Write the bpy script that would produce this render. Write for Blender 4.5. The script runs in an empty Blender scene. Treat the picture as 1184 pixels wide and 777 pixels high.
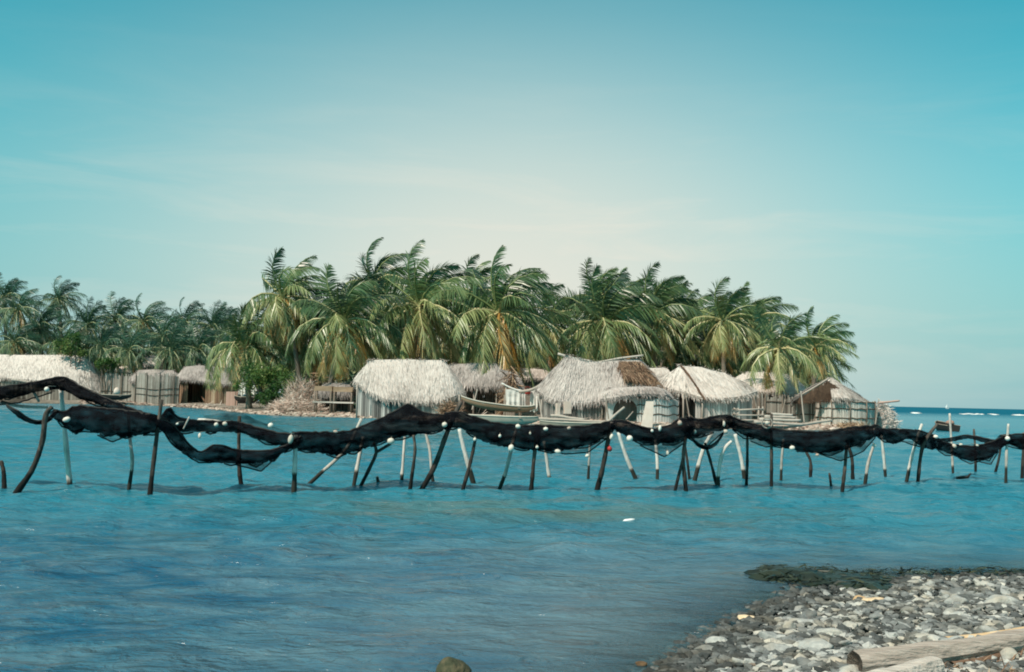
import bpy, math, random
import numpy as np
from mathutils import Vector, Matrix, noise as mnoise

SC = bpy.context.scene
COL = SC.collection
R = math.radians
rnd = random.Random(7)

# ------------------------------------------------------------------ camera
F = 1151.0                     # focal length in photo pixels (photo 1184 wide)
EYE = Vector((0, 0, 1.6))
PITCH, ROLL = 3.55, 1.3
CR = (Matrix.Rotation(R(90 + PITCH), 3, 'X') @ Matrix.Rotation(R(ROLL), 3, 'Z'))
cam = bpy.data.cameras.new('camera')
cam.sensor_width = 36.0
cam.lens = 36.0 * F / 1184.0
cam.clip_start = 0.1
cam.clip_end = 60000
camo = bpy.data.objects.new('camera', cam)
camo.matrix_world = Matrix.Translation(EYE) @ CR.to_4x4()
COL.objects.link(camo)
SC.camera = camo

def ray(px, py):
    return CR @ Vector(((px - 592) / F, -(py - 388.5) / F, -1.0))
def W(px, py, Y):              # the point at real distance Y along a sight line
    d = ray(px, py); return EYE + d * (Y / d.y)
def G(px, py, z=0.0):          # the point of a level plane on a sight line
    d = ray(px, py); return EYE + d * ((z - EYE.z) / d.z)

# ------------------------------------------------------------------ helpers
def tag(o, label=None, cat=None, group=None, kind=None):
    if label: o['label'] = label
    if cat: o['category'] = cat
    if group: o['group'] = group
    if kind: o['kind'] = kind
    return o
def empty(name, loc, label, cat, group=None):
    o = bpy.data.objects.new(name, None); o.empty_display_size = 0.3
    o.location = loc; COL.objects.link(o)
    return tag(o, label, cat, group)

class MB:
    def __init__(s): s.v = []; s.f = []; s.t = []; s.m = []
    def add(s, vs, fs, tone=0.5, mat=0):
        b = len(s.v)
        s.v.extend([tuple(p) for p in vs])
        if isinstance(tone, (list, tuple)): s.t.extend(tone)
        else: s.t.extend([tone] * len(vs))
        for f in fs: s.f.append(tuple(i + b for i in f)); s.m.append(mat)
    def box(s, c, sx, sy, sz, rz=0, tone=.5, mat=0, jit=0):
        ca, sa = math.cos(rz), math.sin(rz); vs = []
        for dz in (-1, 1):
            for dx, dy in ((-1, -1), (1, -1), (1, 1), (-1, 1)):
                x, y = dx * sx / 2, dy * sy / 2
                vs.append((c[0] + x * ca - y * sa + rnd.uniform(-jit, jit), c[1] + x * sa + y * ca + rnd.uniform(-jit, jit), c[2] + dz * sz / 2))
        s.add(vs, [(0, 3, 2, 1), (4, 5, 6, 7), (0, 1, 5, 4), (1, 2, 6, 5), (2, 3, 7, 6), (3, 0, 4, 7)], tone, mat)
    def tube(s, pts, rad, n=8, tone=.5, mat=0, cap=True, tones=None, wob=0.0):
        pts = [Vector(p) for p in pts]; k = len(pts)
        if not isinstance(rad, (list, tuple)): rad = [rad] * k
        vs = []; ts = []
        up = Vector((0.13, 0.97, 0.2))
        for i, p in enumerate(pts):
            d = (pts[min(i + 1, k - 1)] - pts[max(i - 1, 0)]).normalized()
            a = d.cross(up)
            if a.length < 1e-3: a = d.cross(Vector((1, 0, 0)))
            a.normalize(); b = d.cross(a)
            for j in range(n):
                q = 2 * math.pi * j / n
                rr = rad[i] * (1 + wob * rnd.uniform(-1, 1))
                vs.append(p + (a * math.cos(q) + b * math.sin(q)) * rr)
                ts.append(tones[i] if tones else tone)
        fs = []
        for i in range(k - 1):
            for j in range(n):
                j2 = (j + 1) % n
                fs.append((i * n + j, i * n + j2, (i + 1) * n + j2, (i + 1) * n + j))
        if cap:
            fs.append(tuple(range(n))[::-1]); fs.append(tuple((k - 1) * n + j for j in range(n)))
        s.add(vs, fs, ts, mat)
    def blade(s, p, d, side, L, w, tone, mat=0, droop=0.0, segs=2):
        # a tapered flat strip (leaflet, straw), bending down along its length
        p = Vector(p); d = Vector(d); vs = []; ts = []
        for i in range(segs):
            q = i / segs
            ww = w * (1 - q * 0.55) * (0.75 if i == 0 else 1)
            c = p + d * (L * q) + Vector((0, 0, -droop * L * q * q))
            vs += [c - side * ww / 2, c + side * ww / 2]
        vs.append(p + d * L + Vector((0, 0, -droop * L)))
        fs = [(2 * i, 2 * i + 1, 2 * i + 3, 2 * i + 2) for i in range(segs - 1)]
        fs.append((2 * segs - 2, 2 * segs - 1, 2 * segs))
        s.add(vs, fs, tone, mat)
    def rock(s, c, rx, ry, rz, seed=0, sub=2, tone=.5, rot=0, rough=.22, mat=0, cuts=0, tilt=0.0):
        V, Fc = ICO[sub]; rc = random.Random(seed * 31 + 7)
        pl = [(Vector((rc.gauss(0, 1), rc.gauss(0, 1), rc.gauss(.2, 1))).normalized(), rc.uniform(.5, .85)) for _ in range(cuts)]
        ct, st_ = math.cos(tilt), math.sin(tilt)
        off = Vector((seed * 3.17 % 91, seed * 7.31 % 57, seed * 1.73 % 77))
        ca, sa = math.cos(rot), math.sin(rot); vs = []; ts = []
        for p in V:
            n1 = mnoise.noise(p * 1.1 + off); n2 = mnoise.noise(p * 2.6 + off)
            q = 1 + rough * 1.6 * n1 + rough * .6 * n2
            w = p * q
            for nn, cc in pl:
                e = w.dot(nn) - cc
                if e > 0: w = w - nn * e * .92
            x, y, z = w.x * rx, w.y * ry, w.z * rz
            x, z = x * ct - z * st_, x * st_ + z * ct
            if z < -rz * .45: z = -rz * .45 + (z + rz * .45) * .3
            vs.append((c[0] + x * ca - y * sa, c[1] + x * sa + y * ca, c[2] + z))
            ts.append(tone + .10 * n2)
        s.add(vs, Fc, ts, mat)
    def build(s, name, mat, parent=None, smooth=False):
        me = bpy.data.meshes.new(name)
        me.from_pydata(s.v, [], s.f)
        a = me.attributes.new('tone', 'FLOAT', 'POINT'); a.data.foreach_set('value', np.array(s.t, dtype=np.float32))
        mats = mat if isinstance(mat, (list, tuple)) else [mat]
        for m in mats: me.materials.append(m)
        if len(mats) > 1: me.polygons.foreach_set('material_index', np.array(s.m, dtype=np.int32))
        if smooth: me.polygons.foreach_set('use_smooth', np.ones(len(s.f), dtype=bool))
        me.update()
        o = bpy.data.objects.new(name, me); COL.objects.link(o)
        if parent is not None:
            o.parent = parent
            o.location = -Vector(parent.location)
        return o
    def build_local(s, name, mat, origin, smooth=False):   # a mesh with its origin at its own base
        o = Vector(origin); s.v = [(p[0] - o.x, p[1] - o.y, p[2] - o.z) for p in s.v]
        ob = s.build(name, mat, None, smooth); ob.location = o
        return ob

def ico(sub):
    import bmesh
    bm = bmesh.new(); bmesh.ops.create_icosphere(bm, subdivisions=sub, radius=1)
    bm.verts.index_update()
    V = [v.co.copy() for v in bm.verts]; Fc = [tuple(v.index for v in f.verts) for f in bm.faces]
    bm.free(); return V, Fc
ICO = {1: ico(1), 2: ico(2), 3: ico(3)}

def spline(pts, n):
    # smooth resampling of a list of 3-tuples
    P = [Vector(p) for p in pts]
    if len(P) == 2: return [P[0].lerp(P[1], i / n) for i in range(n + 1)]
    out = []
    k = len(P) - 1
    for i in range(n + 1):
        t = i / n * k; j = min(int(t), k - 1); u = t - j
        p0, p1, p2, p3 = P[max(j - 1, 0)], P[j], P[j + 1], P[min(j + 2, k)]
        out.append(0.5 * ((2 * p1) + (p2 - p0) * u + (2 * p0 - 5 * p1 + 4 * p2 - p3) * u * u + (3 * p1 - p0 - 3 * p2 + p3) * u ** 3))
    return out

# ------------------------------------------------------------------ materials
def nodes(name):
    m = bpy.data.materials.new(name); m.use_nodes = True
    nt = m.node_tree; nt.nodes.clear()
    out = nt.nodes.new('ShaderNodeOutputMaterial')
    return m, nt, out
def toned(name, stops, rough=.85, nscale=6.0, namt=.25, spec=.25, transl=0.0, bump=0.0, bscale=20.0, stretch=(1, 1, 1), stain=None):
    """colour picked by the mesh's 'tone' attribute shifted by a little noise"""
    m, nt, out = nodes(name); N = nt.nodes.new; L = nt.links.new
    at = N('ShaderNodeAttribute'); at.attribute_name = 'tone'
    tc = N('ShaderNodeTexCoord'); mp = N('ShaderNodeMapping'); mp.inputs['Scale'].default_value = stretch
    L(tc.outputs['Object'], mp.inputs['Vector'])
    nz = N('ShaderNodeTexNoise'); nz.inputs['Scale'].default_value = nscale; nz.inputs['Detail'].default_value = 6; nz.inputs['Roughness'].default_value = .65
    L(mp.outputs[0], nz.inputs['Vector'])
    a = N('ShaderNodeMath'); a.operation = 'MULTIPLY_ADD'; a.inputs[1].default_value = namt * 2; a.inputs[2].default_value = -namt
    L(nz.outputs['Fac'], a.inputs[0])
    b = N('ShaderNodeMath'); b.operation = 'ADD'; L(at.outputs['Fac'], b.inputs[0]); L(a.outputs[0], b.inputs[1])
    cr = N('ShaderNodeValToRGB'); el = cr.color_ramp.elements
    for i, (p, c) in enumerate(stops):
        e = el[i] if i < 2 else el.new(p)
        e.position = p; e.color = (*c, 1)
    L(b.outputs[0], cr.inputs['Fac'])
    if stain:                                          # iron and algae stains, in patches
        sn = N('ShaderNodeTexNoise'); sn.inputs['Scale'].default_value = 4.5; sn.inputs['Detail'].default_value = 4; L(N('ShaderNodeNewGeometry').outputs['Position'], sn.inputs['Vector'])
        sr = N('ShaderNodeMapRange'); sr.inputs['From Min'].default_value = .45; sr.inputs['From Max'].default_value = .68; L(sn.outputs['Fac'], sr.inputs['Value'])
        sm = N('ShaderNodeMix'); sm.data_type = 'RGBA'; sm.blend_type = 'MULTIPLY'; L(sr.outputs[0], sm.inputs[0]); L(cr.outputs[0], sm.inputs[6]); sm.inputs[7].default_value = (*stain, 1)
        cr = sm; col_out = sm.outputs[2]
    else: col_out = cr.outputs['Color']
    bs = N('ShaderNodeBsdfPrincipled'); bs.inputs['Roughness'].default_value = rough
    bs.inputs['Specular IOR Level'].default_value = spec
    L(col_out, bs.inputs['Base Color'])
    if bump:
        bn = N('ShaderNodeTexNoise'); bn.inputs['Scale'].default_value = bscale; bn.inputs['Detail'].default_value = 5
        L(mp.outputs[0], bn.inputs['Vector'])
        bp = N('ShaderNodeBump'); bp.inputs['Strength'].default_value = .8; bp.inputs['Distance'].default_value = bump
        L(bn.outputs['Fac'], bp.inputs['Height']); L(bp.outputs[0], bs.inputs['Normal'])
    if transl:
        tr = N('ShaderNodeBsdfTranslucent'); L(col_out, tr.inputs['Color'])
        mx = N('ShaderNodeMixShader'); mx.inputs[0].default_value = transl
        L(bs.outputs[0], mx.inputs[1]); L(tr.outputs[0], mx.inputs[2]); L(mx.outputs[0], out.inputs[0])
    else:
        L(bs.outputs[0], out.inputs[0])
    return m

M = {}
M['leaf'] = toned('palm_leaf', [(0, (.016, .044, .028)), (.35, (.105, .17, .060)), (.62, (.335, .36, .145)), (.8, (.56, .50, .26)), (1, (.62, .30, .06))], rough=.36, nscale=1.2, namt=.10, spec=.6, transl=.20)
M['leaf_far'] = toned('far_palm_leaf', [(0, (.012, .052, .038)), (.35, (.045, .12, .068)), (.62, (.15, .225, .115)), (.8, (.33, .36, .19)), (1, (.46, .29, .1))], rough=.40, nscale=1.0, namt=.10, spec=.5, transl=.20)
M['trunk'] = toned('palm_trunk', [(0, (.05, .04, .03)), (.5, (.19, .155, .12)), (1, (.5, .45, .38))], nscale=5, namt=.2, bump=.02, bscale=14, stretch=(1, 1, 3))
M['shrub'] = toned('shrub_leaf', [(0, (.015, .045, .018)), (.5, (.05, .125, .03)), (.8, (.16, .22, .055)), (1, (.32, .22, .07))], rough=.5, nscale=2, namt=.16, transl=.2)
M['thatch'] = toned('thatch', [(0, (.10, .085, .07)), (.35, (.31, .265, .235)), (.65, (.55, .485, .44)), (1, (.74, .665, .61))], nscale=1.1, namt=.22, rough=.9)
M['thatch_grey'] = toned('grey_thatch', [(0, (.07, .062, .055)), (.35, (.21, .18, .165)), (.65, (.39, .34, .315)), (1, (.58, .515, .475))], nscale=1.1, namt=.22, rough=.9)
M['frond_dry'] = toned('dry_frond', [(0, (.05, .03, .02)), (.4, (.17, .10, .065)), (.7, (.34, .22, .14)), (1, (.5, .38, .27))], nscale=2, namt=.2)
M['reed'] = toned('reed_wall', [(0, (.10, .085, .07)), (.4, (.27, .235, .20)), (.7, (.45, .41, .36)), (1, (.64, .60, .54))], nscale=2.5, namt=.2)
M['board'] = toned('weathered_board', [(0, (.10, .095, .09)), (.4, (.25, .24, .225)), (.7, (.46, .435, .405)), (1, (.68, .65, .61))], nscale=2.0, namt=.22, stretch=(3, 3, .6))
M['wood'] = toned('driftwood', [(0, (.03, .024, .02)), (.35, (.16, .12, .09)), (.65, (.42, .36, .31)), (1, (.68, .62, .56))], nscale=7, namt=.2, bump=.012, bscale=12, stretch=(3, 3, .8))
M['log'] = toned('weathered_log', [(0, (.03, .024, .02)), (.3, (.15, .115, .09)), (.6, (.37, .31, .265)), (1, (.60, .53, .47))], nscale=5, namt=.38, bump=.03, bscale=9, stretch=(.5, 6, 6))
M['pole_dark'] = toned('dark_bark', [(0, (.012, .010, .009)), (.5, (.045, .036, .030)), (1, (.30, .25, .21))], nscale=9, namt=.36, bump=.015, bscale=15, stretch=(2, 2, .7))
M['pole_pale'] = toned('bleached_pole', [(0, (.03, .028, .022)), (.4, (.22, .19, .16)), (.7, (.52, .47, .42)), (1, (.76, .71, .65))], nscale=11, namt=.42, bump=.012, bscale=15, stretch=(2, 2, .7))
M['float'] = toned('white_float', [(0, (.2, .17, .13)), (.45, (.55, .49, .41)), (.8, (.76, .71, .63)), (1, (.85, .82, .76))], nscale=28, namt=.3, rough=.6)
M['red'] = toned('red_plastic', [(0, (.25, .02, .02)), (1, (.55, .05, .04))], rough=.4, nscale=8, namt=.1)
M['cloth'] = toned('pale_cloth', [(0, (.25, .24, .23)), (.5, (.55, .53, .50)), (1, (.8, .77, .72))], nscale=3, namt=.15)
M['pink'] = toned('pink_board', [(0, (.3, .17, .13)), (1, (.62, .42, .35))], nscale=4, namt=.15)
M['stone'] = toned('beach_stone', [(0, (.018, .019, .018)), (.3, (.078, .082, .080)), (.55, (.19, .195, .19)), (.8, (.38, .38, .36)), (1, (.60, .565, .50))], nscale=14, namt=.24, rough=.85, bump=.012, bscale=40, stain=(.97, .86, .74))
M['sandstone'] = toned('tan_stone', [(0, (.06, .035, .02)), (.4, (.30, .18, .09)), (.8, (.60, .40, .22)), (1, (.75, .6, .42))], nscale=10, namt=.2, bump=.008, bscale=30)
M['weed'] = toned('seaweed', [(0, (.006, .012, .008)), (.5, (.022, .032, .018)), (1, (.09, .09, .04))], rough=.45, nscale=8, namt=.2, spec=.4)
M['mossrock'] = toned('mossy_rock', [(0, (.012, .016, .010)), (.4, (.05, .055, .03)), (.7, (.14, .11, .065)), (1, (.34, .25, .16))], nscale=16, namt=.42, rough=.8, bump=.03, bscale=26)
M['brush'] = toned('dead_brush', [(0, (.13, .085, .07)), (.4, (.36, .26, .21)), (.7, (.56, .44, .37)), (1, (.74, .66, .58))], nscale=2, namt=.2)
M['hull_dark'] = toned('tarred_hull', [(0, (.012, .012, .014)), (.5, (.04, .035, .03)), (1, (.4, .33, .26))], nscale=4, namt=.12, rough=.6)
M['hull_pale'] = toned('bare_hull', [(0, (.05, .04, .03)), (.4, (.27, .24, .19)), (.7, (.47, .43, .36)), (1, (.66, .60, .52))], nscale=3, namt=.15, rough=.7)
M['rope'] = toned('rope', [(0, (.01, .01, .01)), (1, (.06, .055, .05))], nscale=10, namt=.1)
M['white'] = toned('white_paint', [(0, (.6, .6, .6)), (1, (.82, .82, .8))], nscale=2, namt=.1)

def net_mat(name, clear, base):
    m, nt, out = nodes(name); N = nt.nodes.new; L = nt.links.new
    tc = N('ShaderNodeTexCoord'); nz = N('ShaderNodeTexNoise'); nz.inputs['Scale'].default_value = 3.0; nz.inputs['Detail'].default_value = 6
    mp = N('ShaderNodeMapping'); mp.inputs['Scale'].default_value = (1, 1, 3.0); L(tc.outputs['Object'], mp.inputs[0]); L(mp.outputs[0], nz.inputs['Vector'])
    bs = N('ShaderNodeBsdfPrincipled'); bs.inputs['Roughness'].default_value = .9; bs.inputs['Specular IOR Level'].default_value = .04
    cr = N('ShaderNodeValToRGB'); cr.color_ramp.elements[0].position = .3; cr.color_ramp.elements[1].position = .8
    cr.color_ramp.elements[0].color = (*[c * .5 for c in base], 1); cr.color_ramp.elements[1].color = (*[c * 1.8 for c in base], 1)
    L(nz.outputs['Fac'], cr.inputs[0]); L(cr.outputs[0], bs.inputs['Base Color'])
    tr = N('ShaderNodeBsdfTransparent'); mx = N('ShaderNodeMixShader')
    mr = N('ShaderNodeMapRange'); mr.inputs['From Min'].default_value = .35; mr.inputs['From Max'].default_value = .7
    mr.inputs['To Min'].default_value = max(0, clear - .26); mr.inputs['To Max'].default_value = clear + .26
    L(nz.outputs['Fac'], mr.inputs['Value']); L(mr.outputs[0], mx.inputs[0])
    L(bs.outputs[0], mx.inputs[1]); L(tr.outputs[0], mx.inputs[2]); L(mx.outputs[0], out.inputs[0])
    return m
M['net'] = net_mat('black_net', .18, (.0045, .005, .007))
M['sheer'] = net_mat('sheer_net', .58, (.006, .008, .010))

def ground_mat(name, stops, scale, bump, rough=.95):
    m, nt, out = nodes(name); N = nt.nodes.new; L = nt.links.new
    tc = N('ShaderNodeTexCoord'); at = N('ShaderNodeAttribute'); at.attribute_name = 'tone'
    n1 = N('ShaderNodeTexNoise'); n1.inputs['Scale'].default_value = scale; n1.inputs['Detail'].default_value = 9; n1.inputs['Roughness'].default_value = .7
    vo = N('ShaderNodeTexVoronoi'); vo.inputs['Scale'].default_value = scale * 3
    L(tc.outputs['Object'], n1.inputs['Vector']); L(tc.outputs['Object'], vo.inputs['Vector'])
    a = N('ShaderNodeMath'); a.operation = 'MULTIPLY_ADD'; a.inputs[1].default_value = .8; a.inputs[2].default_value = -.4; L(n1.outputs['Fac'], a.inputs[0])
    b = N('ShaderNodeMath'); b.operation = 'ADD'; L(at.outputs['Fac'], b.inputs[0]); L(a.outputs[0], b.inputs[1])
    cr = N('ShaderNodeValToRGB')
    for i, (p, c) in enumerate(stops):
        e = cr.color_ramp.elements[i] if i < 2 else cr.color_ramp.elements.new(p)
        e.position = p; e.color = (*c, 1)
    L(b.outputs[0], cr.inputs[0])
    bs = N('ShaderNodeBsdfPrincipled'); bs.inputs['Roughness'].default_value = rough; bs.inputs['Specular IOR Level'].default_value = .2
    L(cr.outputs[0], bs.inputs['Base Color'])
    h = N('ShaderNodeMath'); h.operation = 'ADD'; L(n1.outputs['Fac'], h.inputs[0]); L(vo.outputs['Distance'], h.inputs[1])
    bp = N('ShaderNodeBump'); bp.inputs['Distance'].default_value = bump; L(h.outputs[0], bp.inputs['Height']); L(bp.outputs[0], bs.inputs['Normal'])
    L(bs.outputs[0], out.inputs[0])
    return m
M['beach'] = ground_mat('beach_gravel', [(0, (.02, .025, .022)), (.35, (.08, .085, .08)), (.65, (.20, .20, .185)), (1, (.4, .38, .34))], 14, .02)
M['sand'] = ground_mat('island_sand', [(0, (.10, .085, .065)), (.4, (.34, .29, .24)), (.7, (.54, .47, .40)), (1, (.7, .63, .55))], 1.5, .06)
M['seabed'] = ground_mat('seabed_mud', [(0, (.02, .04, .035)), (.5, (.08, .12, .10)), (1, (.25, .27, .22))], 1.2, .03)

# ------------------------------------------------------------------ light
SUN = Vector((-.46, -.50, .78)).normalized()
sl = bpy.data.lights.new('sun', 'SUN'); sl.energy = 5.0; sl.angle = R(.5); sl.color = (1.0, .87, .74)
so = bpy.data.objects.new('sun', sl); so.rotation_euler = SUN.to_track_quat('Z', 'Y').to_euler(); so.location = (0, 0, 60); COL.objects.link(so)
wd = bpy.data.worlds.new('World'); SC.world = wd; wd.use_nodes = True
nt = wd.node_tree; nt.nodes.clear(); N = nt.nodes.new; L = nt.links.new
wo = N('ShaderNodeOutputWorld'); bg = N('ShaderNodeBackground'); bg.inputs['Strength'].default_value = .11
sk = N('ShaderNodeTexSky'); sk.sky_type = 'NISHITA'; sk.sun_disc = False
sk.sun_elevation = math.asin(SUN.z); sk.sun_rotation = math.atan2(SUN.x, SUN.y) % (2 * math.pi)
sk.air_density = 1.0; sk.dust_density = 1.2; sk.ozone_density = 1.0
tint = N('ShaderNodeMix'); tint.data_type = 'RGBA'; tint.blend_type = 'MULTIPLY'; tint.inputs[0].default_value = 1
tint.inputs[7].default_value = (.02, 1.36, 1.12, 1)
L(sk.outputs[0], tint.inputs[6])
# thin bright cloud veil low over the island, and faint cirrus streaks
tc = N('ShaderNodeTexCoord')
sep = N('ShaderNodeSeparateXYZ'); L(tc.outputs['Generated'], sep.inputs[0])
def mth(op, a, b=None, c=None):
    n = N('ShaderNodeMath'); n.operation = op
    for i, v in enumerate((a, b, c)):
        if v is None: continue
        if isinstance(v, (int, float)): n.inputs[i].default_value = v
        else: L(v, n.inputs[i])
    return n.outputs[0]
az = mth('ARCTAN2', sep.outputs['X'], sep.outputs['Y'])
def gauss(v, mu, sg):
    d = mth('DIVIDE', mth('SUBTRACT', v, mu), sg)
    return mth('EXPONENT', mth('MULTIPLY', mth('MULTIPLY', d, d), -.5))
hz = N('ShaderNodeMix'); hz.data_type = 'RGBA'; L(mth('MULTIPLY', gauss(sep.outputs['Z'], 0.0, .15), .9), hz.inputs[0]); L(tint.outputs[2], hz.inputs[6]); hz.inputs[7].default_value = (2.3, 4.5, 5.0, 1)
veil = mth('MULTIPLY', gauss(az, .0, .265), gauss(sep.outputs['Z'], .10, .155))
mpn = N('ShaderNodeMapping'); mpn.inputs['Scale'].default_value = (1.6, 1.6, 11); mpn.inputs['Rotation'].default_value = (0, R(6), 0); L(tc.outputs['Generated'], mpn.inputs[0])
cn = N('ShaderNodeTexNoise'); cn.inputs['Scale'].default_value = 2.4; cn.inputs['Detail'].default_value = 8; cn.inputs['Roughness'].default_value = .6; cn.inputs['Distortion'].default_value = .6
L(mpn.outputs[0], cn.inputs['Vector'])
cir = N('ShaderNodeMapRange'); cir.inputs['From Min'].default_value = .48; cir.inputs['From Max'].default_value = .8; L(cn.outputs['Fac'], cir.inputs['Value'])
cirm = mth('MULTIPLY', cir.outputs[0], mth('MULTIPLY', gauss(sep.outputs['Z'], .12, .10), .22))
fac = mth('MINIMUM', mth('ADD', mth('MULTIPLY', veil, .92), cirm), 1.0)
mix = N('ShaderNodeMix'); mix.data_type = 'RGBA'; L(fac, mix.inputs[0]); L(hz.outputs[2], mix.inputs[6]); mix.inputs[7].default_value = (7.35, 7.2, 6.3, 1)
ov_fill = N('ShaderNodeMapRange'); ov_fill.interpolation_type = 'SMOOTHSTEP'; ov_fill.inputs['From Min'].default_value = .43; ov_fill.inputs['From Max'].default_value = .75; ov_fill.inputs['To Max'].default_value = .55
L(sep.outputs['Z'], ov_fill.inputs['Value'])                      # unseen pale sky added overhead, above the frame, to neutralise the cyan fill
mo = N('ShaderNodeMix'); mo.data_type = 'RGBA'; L(ov_fill.outputs[0], mo.inputs[0]); L(mix.outputs[2], mo.inputs[6]); mo.inputs[7].default_value = (5.2, 4.9, 4.6, 1)
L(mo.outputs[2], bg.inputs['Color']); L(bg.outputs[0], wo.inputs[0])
SC.view_settings.view_transform = 'Standard'; SC.view_settings.look = 'None'
SC.view_settings.exposure = 0; SC.view_settings.gamma = 1; SC.view_settings.use_curve_mapping = False
SC.render.engine = 'CYCLES'
SC.cycles.use_denoising = True
SC.cycles.max_bounces = 8; SC.cycles.transparent_max_bounces = 24
SC.cycles.filter_width = 1.9
SC.render.film_transparent = False

# ------------------------------------------------------------------ terrain
def seg_dist(px, py, poly):
    """distance to an open polyline and side (+ left of its direction)"""
    best = np.full(px.shape, 1e9); side = np.zeros(px.shape)
    for (x0, y0), (x1, y1) in zip(poly[:-1], poly[1:]):
        dx, dy = x1 - x0, y1 - y0; l2 = dx * dx + dy * dy
        t = np.clip(((px - x0) * dx + (py - y0) * dy) / l2, 0, 1)
        qx, qy = px - (x0 + t * dx), py - (y0 + t * dy)
        d = np.hypot(qx, qy); cr = dx * (py - y0) - dy * (px - x0)
        w = d < best - 1e-9
        best = np.where(w, d, best); side = np.where(w, np.sign(cr), side)
    return best * np.where(side == 0, 1, side)
SH = [(-40, -4), (-12, 1.2), (-3, 3.2), (.2, 4.9)] + [tuple(G(x, y).xy) for x, y in ((778, 776), (812, 753), (838, 733), (876, 712), (908, 694), (938, 681), (985, 672), (1060, 668), (1184, 664))] + [(9, 10.8), (20, 13), (60, 20)]
ISL = [(-160, 96)] + [tuple(G(x, y).xy) for x, y in ((-60, 464.5), (100, 467.5), (180, 469), (240, 472.8), (275, 476.5), (300, 479.5), (345, 481.5), (400, 483), (460, 485), (530, 488), (620, 491), (700, 493), (800, 495), (900, 497), (985, 498), (1030, 497))]
_e = ISL[-1]; ISL += [(_e[0] + 2.2, _e[1] + 4), (_e[0] + 1, _e[1] + 16), (_e[0] - 12, _e[1] + 40), (_e[0] - 60, _e[1] + 80), (-160, 190)]
def nz2(x, y, s, o=0): return mnoise.noise(Vector((x * s + o, y * s - o, o * .37)))
vnz = np.vectorize(nz2)
def beach_z(x, y):
    d = -seg_dist(x, y, SH)                      # + on the beach
    return np.where(d > 0, .085 * d - .004 * np.minimum(d, 6) ** 2 * .3, .16 * d)
def sdist(x, y, poly):
    best, side = 1e18, 1
    for (x0, y0), (x1, y1) in zip(poly[:-1], poly[1:]):
        dx, dy = x1 - x0, y1 - y0
        t = min(1, max(0, ((x - x0) * dx + (y - y0) * dy) / (dx * dx + dy * dy)))
        qx, qy = x - x0 - t * dx, y - y0 - t * dy; d = qx * qx + qy * qy
        if d < best - 1e-12: best, side = d, (1 if dx * (y - y0) - dy * (x - x0) >= 0 else -1)
    return math.sqrt(best) * side
def beach_h(x, y):
    d = -sdist(x, y, SH)
    return .085 * d - .0012 * min(d, 6) ** 2 if d > 0 else .16 * d
def isl_h(x, y):
    d = sdist(x, y, ISL); return .30 * (1 - math.exp(-d / 1.1)) + .004 * min(d, 60) if d > 0 else .25 * d
def isl_z(d):                                     # d + inside the shoreline
    return np.where(d > 0, .30 * (1 - np.exp(-d / 1.1)) + .004 * np.minimum(d, 60), .25 * d)

def grid_mesh(name, xs, ys, zf, tf, mat, extra=None):
    X, Y = np.meshgrid(np.array(xs), np.array(ys)); Z = zf(X, Y)
    nx, ny = len(xs), len(ys)
    v = np.stack([X.ravel(), Y.ravel(), Z.ravel()], 1)
    idx = np.arange(nx * ny).reshape(ny, nx)
    f = np.stack([idx[:-1, :-1].ravel(), idx[:-1, 1:].ravel(), idx[1:, 1:].ravel(), idx[1:, :-1].ravel()], 1)
    me = bpy.data.meshes.new(name); me.from_pydata(v.tolist(), [], f.tolist())
    for an, fn in {'tone': tf, **(extra or {})}.items():
        a = me.attributes.new(an, 'FLOAT', 'POINT'); a.data.foreach_set('value', np.asarray(fn(X, Y, Z), dtype=np.float32).ravel())
    me.materials.append(mat); me.polygons.foreach_set('use_smooth', np.ones(len(f), dtype=bool)); me.update()
    o = bpy.data.objects.new(name, me); COL.objects.link(o); o['kind'] = 'structure'
    return o
# near beach
bx = np.arange(-14, 24, .14); by = np.arange(-5, 14.5, .14)
def bz(X, Y):
    Z = beach_z(X, Y); Z = np.maximum(Z, -1.3)
    return Z + .035 * vnz(X, Y, 2.1, 3) + .02 * vnz(X, Y, 5.5, 9)
grid_mesh('beach', bx, by, bz, lambda X, Y, Z: np.clip(.28 + Z * 1.5, .05, .6) + .15 * vnz(X, Y, 1.2, 5), M['beach'])
# island
ix = np.arange(-150, 60, 1.0); iy = np.arange(52, 190, 1.0)
ix = np.unique(np.concatenate([ix, np.arange(-24, 32, .5)])); iy = np.unique(np.concatenate([iy, np.arange(56, 80, .4)]))
def iz(X, Y):
    return np.maximum(isl_z(seg_dist(X, Y, ISL)), -2.2) + .07 * vnz(X, Y, .5, 1) + .04 * vnz(X, Y, 1.6, 2)
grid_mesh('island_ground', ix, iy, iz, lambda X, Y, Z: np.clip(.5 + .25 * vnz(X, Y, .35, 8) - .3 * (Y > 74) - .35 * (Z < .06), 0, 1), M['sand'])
far = np.array([-30000, -8000, -2500, -800, -300, -120, -60, -30, 0, 30, 60, 120, 300, 800, 2500, 8000, 30000.])
grid_mesh('seabed', far, far + 60, lambda X, Y: np.full(X.shape, -2.4), lambda X, Y, Z: X * 0 + .5, M['seabed'])

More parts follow.
